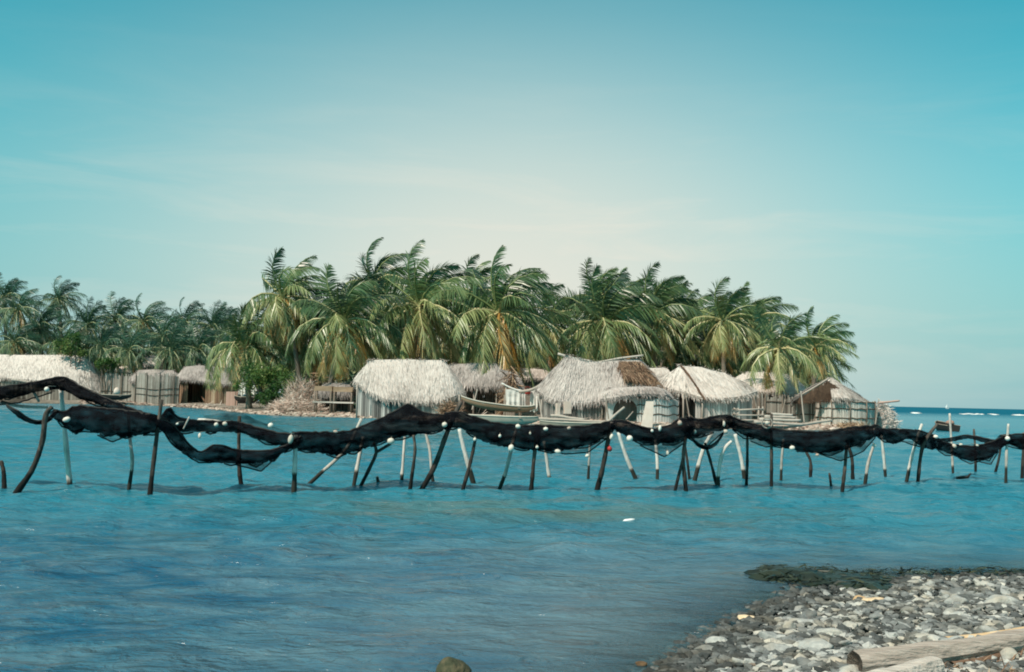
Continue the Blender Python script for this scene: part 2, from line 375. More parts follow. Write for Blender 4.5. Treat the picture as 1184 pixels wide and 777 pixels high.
# ------------------------------------------------------------------ water
def water_mat():
    m, nt, out = nodes('lagoon_water'); N = nt.nodes.new; L = nt.links.new
    tc = N('ShaderNodeTexCoord')
    def noise(scale, st, rot=0, det=4, rough=.55, dist=0.0):
        mp = N('ShaderNodeMapping'); mp.inputs['Scale'].default_value = st; mp.inputs['Rotation'].default_value = (0, 0, R(rot)); L(tc.outputs['Object'], mp.inputs[0])
        n = N('ShaderNodeTexNoise'); n.inputs['Scale'].default_value = scale; n.inputs['Detail'].default_value = det; n.inputs['Roughness'].default_value = rough; n.inputs['Distortion'].default_value = dist
        L(mp.outputs[0], n.inputs['Vector']); return n.outputs['Fac']
    def rng(v, a, b, c=0.0, d=1.0):
        n = N('ShaderNodeMapRange'); n.inputs['From Min'].default_value = a; n.inputs['From Max'].default_value = b; n.inputs['To Min'].default_value = c; n.inputs['To Max'].default_value = d
        L(v, n.inputs['Value']); return n.outputs[0]
    def mixc(f, a, b):
        n = N('ShaderNodeMix'); n.data_type = 'RGBA'; L(f, n.inputs[0])
        for i, c in ((6, a), (7, b)):
            if isinstance(c, tuple): n.inputs[i].default_value = (*c, 1)
            else: L(c, n.inputs[i])
        return n.outputs[2]
    def attr(nm):
        a = N('ShaderNodeAttribute'); a.attribute_name = nm; return a.outputs['Fac']
    # body colour: sand, weed and depth showing through, plus painted reflections near the village
    c = mixc(rng(noise(.55, (1, 2.0, 1), 10, 6, .65, .8), .40, .64), (.006, .078, .148), (.050, .145, .20))
    c = mixc(rng(noise(1.9, (.8, 1.3, 1), -8, 5, .6, .7), .46, .68, 0, .75), c, (.10, .19, .235))
    c = mixc(attr('shoal'), c, (.14, .22, .255))
    c = mixc(attr('lagoon'), c, (.015, .185, .255))
    c = mixc(attr('patch'), c, (.095, .135, .105))
    c = mixc(attr('deep'), c, (.004, .105, .165))
    bs = N('ShaderNodeBsdfPrincipled'); bs.inputs['Roughness'].default_value = .15; bs.inputs['IOR'].default_value = 1.33; L(rng(attr('deep'), 0, 1, .48, .1), bs.inputs['Specular IOR Level'])
    L(c, bs.inputs['Base Color'])
    h = N('ShaderNodeMath'); h.operation = 'MULTIPLY_ADD'; L(noise(1.3, (.8, 1.25, 1), 12, 4, .6, .5), h.inputs[0]); h.inputs[1].default_value = 1.0
    h2 = N('ShaderNodeMath'); h2.operation = 'MULTIPLY_ADD'; L(noise(4.6, (.75, 1.2, 1), -14, 4, .6, .6), h2.inputs[0]); h2.inputs[1].default_value = .55
    h3 = N('ShaderNodeMath'); h3.operation = 'MULTIPLY'; L(noise(13, (.6, 1.3, 1), 20, 3, .6), h3.inputs[0]); h3.inputs[1].default_value = .07
    L(h3.outputs[0], h2.inputs[2]); L(h2.outputs[0], h.inputs[2])
    h0 = N('ShaderNodeMath'); h0.operation = 'MULTIPLY_ADD'; L(noise(.55, (.85, 1.15, 1), 8, 2, .5, .6), h0.inputs[0]); h0.inputs[1].default_value = 1.9; L(h.outputs[0], h0.inputs[2]); h = h0
    bp = N('ShaderNodeBump'); bp.inputs['Strength'].default_value = 1; bp.inputs['Distance'].default_value = .17
    L(h.outputs[0], bp.inputs['Height']); L(bp.outputs[0], bs.inputs['Normal'])
    tr = N('ShaderNodeBsdfTransparent'); tr.inputs[0].default_value = (.75, .93, .95, 1); mx = N('ShaderNodeMixShader')
    df = N('ShaderNodeBsdfDiffuse'); L(c, df.inputs['Color']); mf = N('ShaderNodeMixShader'); L(rng(attr('deep'), 0, 1, .12, .93), mf.inputs[0]); L(bs.outputs[0], mf.inputs[1]); L(df.outputs[0], mf.inputs[2])
    L(attr('clear'), mx.inputs[0]); L(mf.outputs[0], mx.inputs[1]); L(tr.outputs[0], mx.inputs[2]); L(mx.outputs[0], out.inputs[0])
    return m
M['water'] = water_mat()
wx = np.unique(np.concatenate([[-30000, -9000, -3000, -1200, -600, -300, -200], np.arange(-150, -48, 3), np.arange(-48, -9, .45), np.arange(-9, 11, .11), np.arange(11, 48, .45), np.arange(48, 120, 4), [150, 220, 350, 700, 1500, 4000, 12000, 30000]]))
_y, _l = 4.6, []
while _y < 80: _l.append(_y); _y += max(.055, .0075 * _y)
wy = np.unique(np.concatenate([[-200, -60, -20], np.arange(-8, 4.5, .4), _l, np.arange(81, 124, 2), np.arange(126, 320, 10), [350, 420, 600, 1000, 2000, 5000, 12000, 30000]]))
def w_height(X, Y):
    """small choppy wind waves, dying out at the shores and with distance"""
    amp = np.clip(-beach_z(X, Y) / .35, 0, 1) * np.clip((90 - Y) / 25, 0, 1) * np.clip((52 - np.abs(X)) / 8, 0, 1) * np.clip(-isl_z(seg_dist(X, Y, ISL)) / .4, 0, 1)
    Z = np.zeros(X.shape); m = amp > 0; x, y = X[m], Y[m]
    u, v = x * .966 + y * .259, -x * .259 + y * .966
    h = .030 * vnz(u * .75, v * 1.25, .8, 2) + .024 * vnz(u * .8, v * 1.2, 1.7, 31) + .012 * vnz(x, y * 1.2, 3.6, 17)
    h = np.where(h > 0, h * 1.35, h * .8)                       # sharper crests than troughs
    near = np.clip((y - 4) / 9, .35, 1)
    Z[m] = 2.3 * h * amp[m] * near
    return Z
def w_clear(X, Y, Z):
    db = np.clip(-beach_z(X, Y), 0, 9); near = np.exp(-db / .10) * .86
    di = np.clip(-isl_z(seg_dist(X, Y, ISL)), 0, 9)
    return np.clip(near + np.exp(-di / .10) * .7 * (Y > 40), 0, .9)
def w_lagoon(X, Y, Z):
    s = np.clip((Y - 8.5) / 7, 0, 1); s = s * s * (3 - 2 * s)
    return np.clip(s * (.78 + .25 * vnz(X, Y * 2.2, .06, 4)), 0, 1)
def w_shoal(X, Y, Z):
    return np.clip((X + 2.2) / 3.2, 0, 1) * np.clip((13 - Y) / 5, 0, 1) * np.clip(.62 + .5 * vnz(X, Y * 1.5, .5, 12), 0, 1)
def w_deep(X, Y, Z):
    return np.clip((Y - 150 - .12 * X) / 130, 0, 1) ** .8
def w_patch(X, Y, Z):
    a = np.exp(-(((Y - 14.3) / 1.3) ** 2)) * np.exp(-(((X - .6) / 3.2) ** 2))
    b = np.exp(-(((Y - 50) / 14) ** 2)) * np.exp(-(((X + 1) / 16) ** 2)) * .6  # brown-green reflections near the village, painted into the water colour
    return np.clip((a * .9 + b) * (.65 + .9 * vnz(X, Y * 3, .7, 6)), 0, .75)
grid_mesh('water', wx, wy, w_height, lambda X, Y, Z: X * 0 + .5, M['water'], {'clear': w_clear, 'lagoon': w_lagoon, 'deep': w_deep, 'shoal': w_shoal, 'patch': w_patch})
#@@PART2
# ------------------------------------------------------------------ coconut palms
WIND = Vector((1.0, .18, .05))
def crown_mesh(name, seed, nf=24, Lf=4.6, wind=.5, mat=None, e_hi=88, e_lo=-58, droop=.9, gold=0.08, pairs=42, az_bias=None, big=None, toff=0.0):
    r = random.Random(seed); mb = big or MB()
    nf = int(nf * 1.4)
    for i in range(nf):
        q = (i + .5) / nf
        azm = i * 2.39996 + r.uniform(-.25, .25)
        el = R(e_hi + (e_lo - e_hi) * q ** .85 + r.uniform(-8, 8))
        d = Vector((math.cos(azm) * math.cos(el), math.sin(azm) * math.cos(el), math.sin(el)))
        L_ = Lf * r.uniform(.85, 1.08) * (.70 + .34 * math.sin(math.pi * min(1, q * .75 + .18)))
        n = 15; st = L_ / n; p = Vector((math.cos(azm) * .12, math.sin(azm) * .12, .1 * (1 - q)))
        if big is not None: p = p + big.org
        pts = [p.copy()]; ds = [d.copy()]
        gk = droop * r.uniform(.7, 1.25) * (.55 + .9 * q); wk = wind * r.uniform(.7, 1.5) * (1.5 - 1.0 * q)
        for k in range(n):
            t = (k + 1) / n
            d = d + (Vector((0, 0, -1)) * gk * .16 * (.35 + t) + WIND * wk * .17 * (.3 + t))
            d.normalize(); p = p + d * st; pts.append(p.copy()); ds.append(d.copy())
        dead = q > .8 and r.random() < gold * 5
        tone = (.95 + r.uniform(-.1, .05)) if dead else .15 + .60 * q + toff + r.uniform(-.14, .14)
        # midrib
        rt = .79 if not dead else .95
        if q < .3: rt = .5
        mb.tube([pts[0], pts[3], pts[6], pts[9], pts[12], pts[15]], [.10, .085, .07, .05, .03, .01], n=4, tone=rt, cap=False)
        roll = r.uniform(-.5, .5) + (r.choice((-1, 1)) * r.uniform(.2, .9) if q < .35 else 0)
        for k in range(pairs):
            t = .10 + .9 * (k + .5) / pairs
            f = t * n; j = min(int(f), n - 1); u = f - j
            c = pts[j].lerp(pts[j + 1], u); dd = ds[j].lerp(ds[j + 1], u).normalized()
            sd = dd.cross(Vector((0, 0, 1))) if q > .3 else dd.cross(Vector((.25, 1, 0)))
            if sd.length < .2: sd = Vector((1, .1, 0))
            sd.normalize(); upv = sd.cross(dd)
            sd = (sd * math.cos(roll) + upv * math.sin(roll)).normalized()
            ll = Lf * .27 * (math.sin(math.pi * (t * .86 + .1)) ** .7) * r.uniform(.8, 1.12)
            for sg in (-1, 1):
                if r.random() < .06: continue
                ld = sd * sg * .75 + dd * (.5 + .5 * t) + Vector((0, 0, -1)) * (.20 + .5 * q) + WIND * (wind * (1.15 - .65 * q) * r.uniform(.6, 1.3))
                ld += Vector((r.uniform(-.12, .12), r.uniform(-.12, .12), r.uniform(-.12, .12)))
                ld.normalize()
                wv = ld.cross(dd)
                if wv.length < .1: wv = upv.copy()
                wv = (dd * .9 + wv.normalized() * r.uniform(-.5, .5)).normalized()
                mb.blade(c, ld, wv, ll, .12 * Lf / 4.6, min(1, max(0, tone + r.uniform(-.09, .09))), droop=.25 + .2 * q)
    # a short spear of unopened leaves and the fibrous heart
    return mb
def crown_obj(name, mb, mat):
    return mb.build(name, mat)
NUTS = None
def nuts_mesh():
    mb = MB(); r = random.Random(3)
    for i in range(11):
        a = r.uniform(0, 6.28)
        mb.rock((math.cos(a) * .26, math.sin(a) * .26, -.25 - r.uniform(0, .3)), .14, .14, .17, i, 1, r.uniform(.6, .95), rough=.05)
    o = mb.build('coconuts', M['leaf'], None, True); me = o.data; bpy.data.objects.remove(o); return me
NUTS = nuts_mesh()

def palm(label, cx, cy, Rp, Y, bx=None, seed=1, wind=.5, nf=24, toff=0.0, far=False, group='coconut palms', e_lo=-58, e_hi=88, gold=.08, droop=.9, nuts=False, mesh=None, rz=0, lean=0):
    c = W(cx, cy, Y); Lf = Rp * Y / F * 1.16
    bx = cx if bx is None else bx
    b = W(bx, 470, Y + lean); gz = max(isl_h(b.x, b.y), .2); b = Vector((b.x, b.y, gz - .15))
    root = empty('palm_tree', b, label, 'palm tree', group)
    r = random.Random(seed * 13 + 5); tb = MB(); n = 14; pts = []; rad = []
    mid = b.lerp(c, .5) + Vector(((b.x - c.x) * .25 + r.uniform(-.3, .3), r.uniform(-.3, .3), 0))
    for i in range(n + 1):
        t = i / n
        q = b * (1 - t) ** 2 + mid * 2 * t * (1 - t) + c * t * t
        pts.append(q); rad.append(.26 - .11 * t ** .6 + (.1 * (1 - t * 6) if t < .16 else 0))
    tb.tube(pts, rad, 9, tone=.5, wob=.06)
    tb.build('trunk', M['trunk'], root, True)
    if mesh is None:
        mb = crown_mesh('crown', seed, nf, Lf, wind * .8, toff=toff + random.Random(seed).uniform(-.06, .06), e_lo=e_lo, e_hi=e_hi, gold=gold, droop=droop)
        o = mb.build('crown', M['leaf_far' if far else 'leaf'])
    else:
        o = bpy.data.objects.new('crown', mesh[0]); COL.objects.link(o)
        sc = Lf / mesh[1]; o.scale = (sc, sc, sc); o.rotation_euler = (0, 0, rz)
    o.parent = root; o.location = c - b
    if nuts:
        k = bpy.data.objects.new('coconuts', NUTS); COL.objects.link(k); k.parent = root; k.location = c - b
    return root

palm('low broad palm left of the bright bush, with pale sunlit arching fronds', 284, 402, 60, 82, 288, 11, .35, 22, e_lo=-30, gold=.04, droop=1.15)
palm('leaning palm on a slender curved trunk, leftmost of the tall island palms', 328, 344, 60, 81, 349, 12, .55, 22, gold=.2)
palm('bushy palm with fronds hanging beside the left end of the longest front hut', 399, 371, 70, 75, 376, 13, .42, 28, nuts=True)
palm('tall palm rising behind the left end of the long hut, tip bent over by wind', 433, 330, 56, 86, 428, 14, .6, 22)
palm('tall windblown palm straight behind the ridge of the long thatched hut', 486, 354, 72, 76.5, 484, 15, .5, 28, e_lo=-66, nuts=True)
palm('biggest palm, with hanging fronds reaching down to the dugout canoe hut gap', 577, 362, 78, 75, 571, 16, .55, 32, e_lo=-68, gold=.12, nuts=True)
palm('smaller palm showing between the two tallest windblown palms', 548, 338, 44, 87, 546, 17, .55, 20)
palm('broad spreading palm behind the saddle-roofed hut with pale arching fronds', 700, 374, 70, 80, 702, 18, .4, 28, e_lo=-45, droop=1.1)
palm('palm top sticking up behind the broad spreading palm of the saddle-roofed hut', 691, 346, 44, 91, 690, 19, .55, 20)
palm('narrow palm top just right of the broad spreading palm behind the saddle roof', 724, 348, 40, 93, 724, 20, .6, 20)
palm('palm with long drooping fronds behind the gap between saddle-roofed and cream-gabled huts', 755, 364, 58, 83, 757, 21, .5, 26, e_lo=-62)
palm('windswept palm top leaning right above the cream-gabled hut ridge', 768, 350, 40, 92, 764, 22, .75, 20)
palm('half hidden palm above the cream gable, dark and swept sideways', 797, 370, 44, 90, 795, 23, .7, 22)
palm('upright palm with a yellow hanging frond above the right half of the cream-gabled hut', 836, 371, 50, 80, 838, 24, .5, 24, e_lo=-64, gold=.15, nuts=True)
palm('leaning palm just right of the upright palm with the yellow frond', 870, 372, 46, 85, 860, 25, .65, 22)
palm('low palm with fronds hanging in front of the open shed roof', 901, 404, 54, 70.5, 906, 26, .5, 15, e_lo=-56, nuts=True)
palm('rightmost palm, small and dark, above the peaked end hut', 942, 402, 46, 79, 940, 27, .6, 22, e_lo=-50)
palm('shaded palm filling the gap left of the bushy palm with hanging fronds', 358, 384, 56, 84, 360, 28, .45, 24, toff=-.22)  # negative toff puts the shade of these rear palms into their leaf colour
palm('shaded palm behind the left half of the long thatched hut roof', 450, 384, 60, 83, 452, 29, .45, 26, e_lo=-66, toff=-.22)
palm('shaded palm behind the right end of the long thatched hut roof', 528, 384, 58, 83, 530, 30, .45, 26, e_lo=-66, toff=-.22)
palm('palm with sideways blown fronds between the biggest palm and the broad spreading palm', 636, 376, 56, 87, 634, 31, .7, 24)
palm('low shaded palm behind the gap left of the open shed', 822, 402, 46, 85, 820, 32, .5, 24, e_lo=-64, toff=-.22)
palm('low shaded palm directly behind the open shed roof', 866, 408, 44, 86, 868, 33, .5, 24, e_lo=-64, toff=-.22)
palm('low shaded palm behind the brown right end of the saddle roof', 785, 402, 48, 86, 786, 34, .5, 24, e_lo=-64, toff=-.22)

# palms of the far headland on the left: four crown shapes, copied
FM = []
for k in range(5):
    mb = crown_mesh('crown', 60 + k, 22, 4.4, (.3, .45, .35, .5, .2)[k], e_lo=-52, pairs=26)
    o = mb.build('crown', M['leaf_far']); FM.append((o.data, 4.4)); bpy.data.objects.remove(o)
FARL = [
 (6, 344, 30, 116, 'tallest palm at the left edge of the far headland'),
 (22, 358, 32, 110, 'dark palm just right of the tallest one at the left edge'),
 (68, 346, 28, 118, 'slim tall palm standing above the others over the long white roof'),
 (46, 378, 34, 112, 'lower palm over the middle of the long white roof'),
 (101, 376, 34, 114, 'palm above the grey right end of the long white roof'),
 (134, 370, 34, 118, 'leafy palm right of the long white roof, taller than the palm before it'),
 (167, 372, 32, 116, 'palm over the middle of the reed fence, round crowned'),
 (214, 371, 28, 118, 'palm with a spiky raised tip above the reed hut doorway'),
 (190, 388, 34, 112, 'palm left of the spiky tipped palm, lower and wider'),
 (246, 378, 32, 114, 'palm behind the pale low palm by the bright bush'),
 (262, 376, 28, 120, 'small far palm peeking left of the low broad palm'),
 (75, 398, 34, 110, 'low palm with fronds drooping on the grey end of the white roof'),
 (118, 402, 34, 108, 'low pale palm just behind the reed fence at its left end'),
 (150, 405, 34, 107, 'low palm with light fronds over the middle of the reed fence'),
 (198, 406, 36, 107, 'low palm with pale arching fronds by the reed hut'),
 (230, 404, 34, 108, 'low palm right above the thatched reed hut roof'),
 (18, 396, 32, 109, 'low palm leaning over the left part of the white roof'),
 (305, 388, 34, 110, 'small far palm seen behind the leaning palm trunk'),
 (-16, 356, 32, 114, 'palm cut by the left edge of the picture'),
 (-40, 352, 32, 114, None), (-60, 372, 32, 118, None),
]
for i, (cx, cy, Rp, Y, lb) in enumerate(FARL):
    if lb is None: lb = 'palm of the headland further left, beyond the picture edge'
    palm(lb, cx, cy, Rp, Y, cx + rnd.uniform(-6, 6), 100 + i, far=True, group='palms of the far headland', mesh=FM[i % 5], rz=rnd.uniform(-.5, .5))

# the mass of crowns deeper in both groves, too merged to tell apart
mb = MB(); mb.org = Vector()
tr = random.Random(91)
def thick(cx, cy, Rp, Y, s):
    mb.org = W(cx, cy, Y)
    crown_mesh('x', s, 15, Rp * Y / F, .4, e_lo=-62, big=mb, pairs=16)
for i, cx in enumerate(range(-70, 340, 19)):
    thick(cx, 398 + tr.uniform(-8, 10) + (4 if cx > 200 else 0), 34, 124, 200 + i)
    thick(cx + 9, 425 + tr.uniform(-6, 6), 34, 119, 240 + i)
for i, cx in enumerate(range(322, 960, 22)):
    dip = 0 if cx < 760 else (cx - 760) * .16
    thick(cx, 408 + tr.uniform(-10, 10) + dip * .8, 46, 97, 300 + i)
    thick(cx + 11, 424 + tr.uniform(-6, 8) + dip * .3, 46, 93, 350 + i)
tag(mb.build('palm_thicket', M['leaf_far']), kind='stuff')

mb = MB()
for k in range(9000):
    px = tr.uniform(325, 975); Y = tr.uniform(88, 95); g = W(px, 470, Y); z = max(isl_h(g.x, g.y), .1) + tr.random() ** 1.3 * (3.2 if px < 800 else 2.0)
    d = Vector((tr.gauss(.3, 1), tr.gauss(0, 1), tr.gauss(.2, .7))).normalized(); s_ = d.cross(Vector((tr.gauss(0, 1), tr.gauss(0, 1), tr.gauss(0, 1))))
    if s_.length < .1: continue
    mb.blade((g.x, g.y, z), d, s_.normalized(), tr.uniform(.4, 1.0), .22, min(1, max(0, tr.gauss(.25, .15))), droop=.2)
for k in range(4000):
    px = tr.uniform(-60, 330); Y = tr.uniform(113, 119); g = W(px, 465, Y); z = max(isl_h(g.x, g.y), .1) + tr.random() ** 1.2 * 5.0
    d = Vector((tr.gauss(.3, 1), tr.gauss(0, 1), tr.gauss(.2, .7))).normalized(); s_ = d.cross(Vector((tr.gauss(0, 1), tr.gauss(0, 1), tr.gauss(0, 1))))
    if s_.length < .1: continue
    mb.blade((g.x, g.y, z), d, s_.normalized(), tr.uniform(.5, 1.2), .28, min(1, max(0, tr.gauss(.3, .18))), droop=.2)
tag(mb.build('undergrowth', M['leaf_far']), kind='stuff')
def shrub(name, label, cx, cy, rx, ry, Y, n, seed, leaf=.16, tone=.5, dz=1.0):
    r = random.Random(seed); c = W(cx, cy, Y); a, h = rx * Y / F, ry * Y / F
    b = Vector((c.x, c.y, max(isl_h(c.x, c.y), .1)))
    root = empty(name, b, label, 'bush', 'bushes on the island')
    sm = MB()
    for k in range(6):
        e = c + Vector((r.uniform(-.6, .6) * a, r.uniform(-.5, .5) * a, r.uniform(-.2, .5) * h))
        sm.tube(spline([b, b.lerp(e, .5) + Vector((r.uniform(-.2, .2), 0, .1)), e], 5), [.06, .05, .045, .04, .03, .015], 5, .3)
    sm.build('stem', M['trunk'], root)
    lm = MB(); cl = []
    for k in range(22):
        v = Vector((r.gauss(0, .5), r.gauss(0, .5), r.gauss(0, .5)))
        if v.length > 1: v.normalize()
        cl.append((c + Vector((v.x * a, v.y * a * dz, v.z * h)), r.uniform(.25, .5) * min(a, h) , r.uniform(-.22, .25)))
    for k in range(n):
        cc, cr_, ct = r.choice(cl)
        v = Vector((r.gauss(0, .55), r.gauss(0, .55), r.gauss(0, .55)))
        p = cc + v * cr_
        if p.z < b.z: continue
        d = Vector((r.uniform(-1, 1), r.uniform(-1, 1), r.uniform(-.7, .9))).normalized()
        s_ = d.cross(Vector((r.uniform(-1, 1), r.uniform(-1, 1), r.uniform(-1, 1))))
        if s_.length < .1: continue
        lm.blade(p, d, s_.normalized(), leaf * r.uniform(.7, 1.3), leaf * .6, min(1, max(0, tone + ct + r.uniform(-.12, .12))), droop=.2)
    lm.build('foliage', M['shrub'], root)
shrub('leafy_bush', 'bright green bush with yellowish leaves beside the pile of pinkish brush', 310, 440, 37, 18, 77, 4600, 1, .17, .55)
shrub('leafy_bush', 'dark lower bush under the bright green one, down at the shore', 314, 458, 18, 9, 75.5, 1300, 2, .15, .3)
shrub('leafy_bush', 'green bush behind the reed fence under the far palms', 88, 399, 22, 12, 106, 1600, 3, .24, .42)
shrub('leafy_bush', 'low green bush behind the fence by the far palms, near the whitish scrap', 125, 421, 18, 7, 105, 1000, 4, .24, .45)

# ------------------------------------------------------------------ thatched huts
def pairs_roof(pairs, Y0, hd):
    out = []
    for rx, ry, ex, ey, dY in pairs:
        out.append((W(rx, ry, Y0 + hd), W(ex, ey, Y0 + dY)))
    return out
def lerp_stations(st, k):
    o = []
    for a, b in zip(st[:-1], st[1:]):
        for i in range(k):
            t = i / k; o.append((a[0].lerp(b[0], t), a[1].lerp(b[1], t)))
    o.append(st[-1]); return o
def roof(parent, pairs, Y0, hd, mat, seed=0, name='roof', dens=75, tone=.62, thick=.16, back=True, strand=.5, tone_fn=None, backflat=False):
    """thatch: a closed pitched shell plus loose straw lying down the slope and fringing the eave"""
    r = random.Random(seed); st = lerp_stations(pairs_roof(pairs, Y0, hd), 5); mb = MB()
    NV = 8
    def S(i, v):
        a, b = st[i]; p = a.lerp(b, v); p = p + Vector((0, 0, .10 * math.sin(math.pi * v) + .05 * mnoise.noise(p * .9)))
        return p
    n = len(st)
    for sgn in ((0, 1) if back else (0,)):
        vs = []
        for i in range(n):
            for v in range(NV + 1):
                p = S(i, v / NV)
                if sgn: p = Vector((p.x, 2 * (Y0 + hd) - p.y, p.z + .002))
                vs.append(p)
        fs = []
        for i in range(n - 1):
            for v in range(NV):
                q = (i * (NV + 1) + v, (i + 1) * (NV + 1) + v, (i + 1) * (NV + 1) + v + 1, i * (NV + 1) + v + 1)
                fs.append(q if not sgn else q[::-1])
        mb.add(vs, fs, tone - .08)
        # underside and rim
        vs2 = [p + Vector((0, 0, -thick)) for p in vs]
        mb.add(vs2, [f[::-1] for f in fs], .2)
        rim = [];
        for i in range(n): rim += [vs[i * (NV + 1) + NV], vs2[i * (NV + 1) + NV]]
        mb.add(rim, [(2 * i, 2 * i + 2, 2 * i + 3, 2 * i + 1) for i in range(n - 1)], .35)
        for e in (0, n - 1):
            rm = []
            for v in range(NV + 1): rm += [vs[e * (NV + 1) + v], vs2[e * (NV + 1) + v]]
            mb.add(rm, [(2 * v, 2 * v + 2, 2 * v + 3, 2 * v + 1) for v in range(NV)], .35)
    # straw
    for i in range(n - 1):
        a = (st[i][0] - st[i + 1][0]).length; b = (st[i][1] - st[i + 1][1]).length; h = (st[i][0] - st[i][1]).length
        area = (a + b) / 2 * h
        for k in range(int(area * dens)):
            u = r.random(); v = r.random() ** .9
            p = S(i, v).lerp(S(i + 1, v), u); q = S(i, min(1, v + .12)).lerp(S(i + 1, min(1, v + .12)), u)
            d = (st[i][1] - st[i][0]).lerp(st[i + 1][1] - st[i + 1][0], u).normalized()
            lat = d.cross(Vector((0, 0, 1))).normalized(); nrm = lat.cross(d)
            if nrm.z < 0: nrm = -nrm
            d = (d + lat * r.gauss(0, .16) + nrm * r.uniform(-.02, .10)).normalized()
            t = tone + r.gauss(0, .13) + .30 * mnoise.noise(p * .55 + Vector((seed, 0, 0))) - (.10 if (v * 4.2 + .12 * mnoise.noise(p * 1.5)) % 1 > .82 else 0) - .12 * max(0, v - .8) * 5
            if tone_fn: t = tone_fn((i + u) / (n - 1), v, t, r)
            mb.blade(p + nrm * r.uniform(.0, .05), d, lat, strand * r.uniform(.5, 1.3), r.uniform(.03, .075), min(1, max(0, t)), droop=.1)
        for k in range(int(b * 20) + 2):       # eave fringe
            u = r.random(); p = S(i, 1).lerp(S(i + 1, 1), u) + Vector((0, r.uniform(0, .12), -r.uniform(0, thick)))
            d = ((st[i][1] - st[i][0]).normalized() * .7 + Vector((r.gauss(0, .15), r.gauss(0, .1), -.75))).normalized()
            lat = Vector((1, 0, 0)) if abs(d.x) < .8 else Vector((0, 1, 0))
            mb.blade(p, d, lat, r.uniform(.12, .42), r.uniform(.03, .08), min(1, max(0, tone - .26 + r.gauss(0, .2))), droop=.1)
    a0, a1 = st[0][0], st[-1][0]               # ridge tuft
    for k in range(int((a1 - a0).length * 26)):
        i = r.randrange(n - 1); p = st[i][0].lerp(st[i + 1][0], r.random())
        mb.blade(p + Vector((0, 0, .06)), Vector((r.gauss(0, .5), r.choice((-1, 1)) * .8, r.uniform(-.3, .35))).normalized(), Vector((1, 0, 0)), r.uniform(.2, .45), .05, min(1, max(0, tone + r.gauss(-.05, .15))))
    return mb.build(name, mat, parent)
def slat_wall(parent, poly, z0f, topf, mat, seed=0, name='wall', w=.07, tone=.5, jit=.05, sp=.18, skip=()):
    """upright reeds or boards along a ground polyline, one panel"""
    r = random.Random(seed); mb = MB(); pos = 0
    for a, b in zip(poly[:-1], poly[1:]):
        a = Vector(a[:2]); b = Vector(b[:2]); Ls = (b - a).length; k = max(1, int(Ls / w)); rz = math.atan2(b.y - a.y, b.x - a.x)
        for i in range(k):
            t = (i + .5) / k; p = a.lerp(b, t); u = pos + t * Ls
            if any(s0 < u < s1 for s0, s1 in skip): continue
            zb = z0f(p.x, p.y) - .1; zt = topf(t, p) + r.uniform(-jit, jit)
            off = r.uniform(-.02, .02)
            mb.box((p.x, p.y + off, (zb + zt) / 2), w * r.uniform(.8, 1.02), w * .5, max(.1, zt - zb), rz + r.uniform(-.06, .06), min(1, max(0, tone + r.gauss(0, sp))), jit=.008)
        pos += Ls
    return mb.build(name, mat, parent)
def gz(x, y): return max(isl_h(x, y), .05)
def hut(label, pairs, Y0, hd, mat='thatch', seed=1, wallmat='board', wtone=.45, wskip=(), inset=.4, tone=.62, wall_pts=None, tone_fn=None, group='thatched huts', posts=(), wall=True, wall_w=.16, walltop=None, cat='hut', name='thatched_hut', fronts=True, dens=75):
    mid = W(sum(p[2] for p in pairs) / len(pairs), 465, Y0 + hd)
    root = empty(name, (mid.x, mid.y, gz(mid.x, mid.y)), label, cat, group)
    roof(root, pairs, Y0, hd, M[mat], seed, tone=tone, tone_fn=tone_fn, dens=dens)
    ev = [W(p[2], p[3], Y0 + p[4]) for p in pairs]
    cx = mid.x; cy = Y0 + hd
    def ins(p):
        v = Vector((cx - p.x, cy - p.y)); L_ = v.length
        return Vector((p.x, p.y)) + v * min(.9, inset / max(L_, .1))
    pl = [ins(p) for p in ev]; zt = [p.z + .02 for p in ev]
    if wall:
        def mk(pl, zt, nm, sd, tn, sk):
            for k in range(1):
                r_ = random.Random(sd)
            segs = list(zip(pl[:-1], pl[1:]))
            mbs = MB(); pos = 0; gap = False
            for j, (a, b) in enumerate(segs):
                Ls = (b - a).length; k = max(1, int(Ls / wall_w)); rz = math.atan2(b.y - a.y, b.x - a.x)
                for i in range(k):
                    t = (i + .5) / k; p = a.lerp(b, t); u = pos + t * Ls
                    if any(s0 < u < s1 for s0, s1 in sk):
                        if mbs.v: mbs.build(nm, M[wallmat], root); mbs = MB()
                        continue
                    z1 = zt[j] * (1 - t) + zt[j + 1] * t + .12; z0 = gz(p.x, p.y) - .1
                    mbs.box((p.x, p.y, (z0 + z1) / 2), wall_w * r_.uniform(.85, 1.03), .05, z1 - z0, rz + r_.uniform(-.05, .05), min(1, max(0, tn + r_.gauss(0, .2))), jit=.012)
                pos += Ls
            return mbs.build(nm, M[wallmat], root)
        if fronts: mk(pl, zt, 'wall', seed, wtone, wskip)
        bp_ = [Vector((p.x, 2 * cy - p.y)) for p in pl]
        mk([pl[0], bp_[0]] + bp_[1:] + [pl[-1]], [zt[0], zt[0]] + zt[1:] + [zt[-1]], 'wall', seed + 9, wtone - .1, ())
    for px, pt in posts:
        a = W(px, pt, Y0 + .25); pm = MB(); z0 = gz(a.x, a.y)
        pm.tube([(a.x + rnd.uniform(-.04, .04), a.y, z0 - .2), (a.x + .02, a.y, (z0 + a.z) / 2), (a.x, a.y, a.z)], [.06, .055, .05], 7, .6, wob=.1)
        pm.build('post', M['wood'], root, True)
    return root, ev

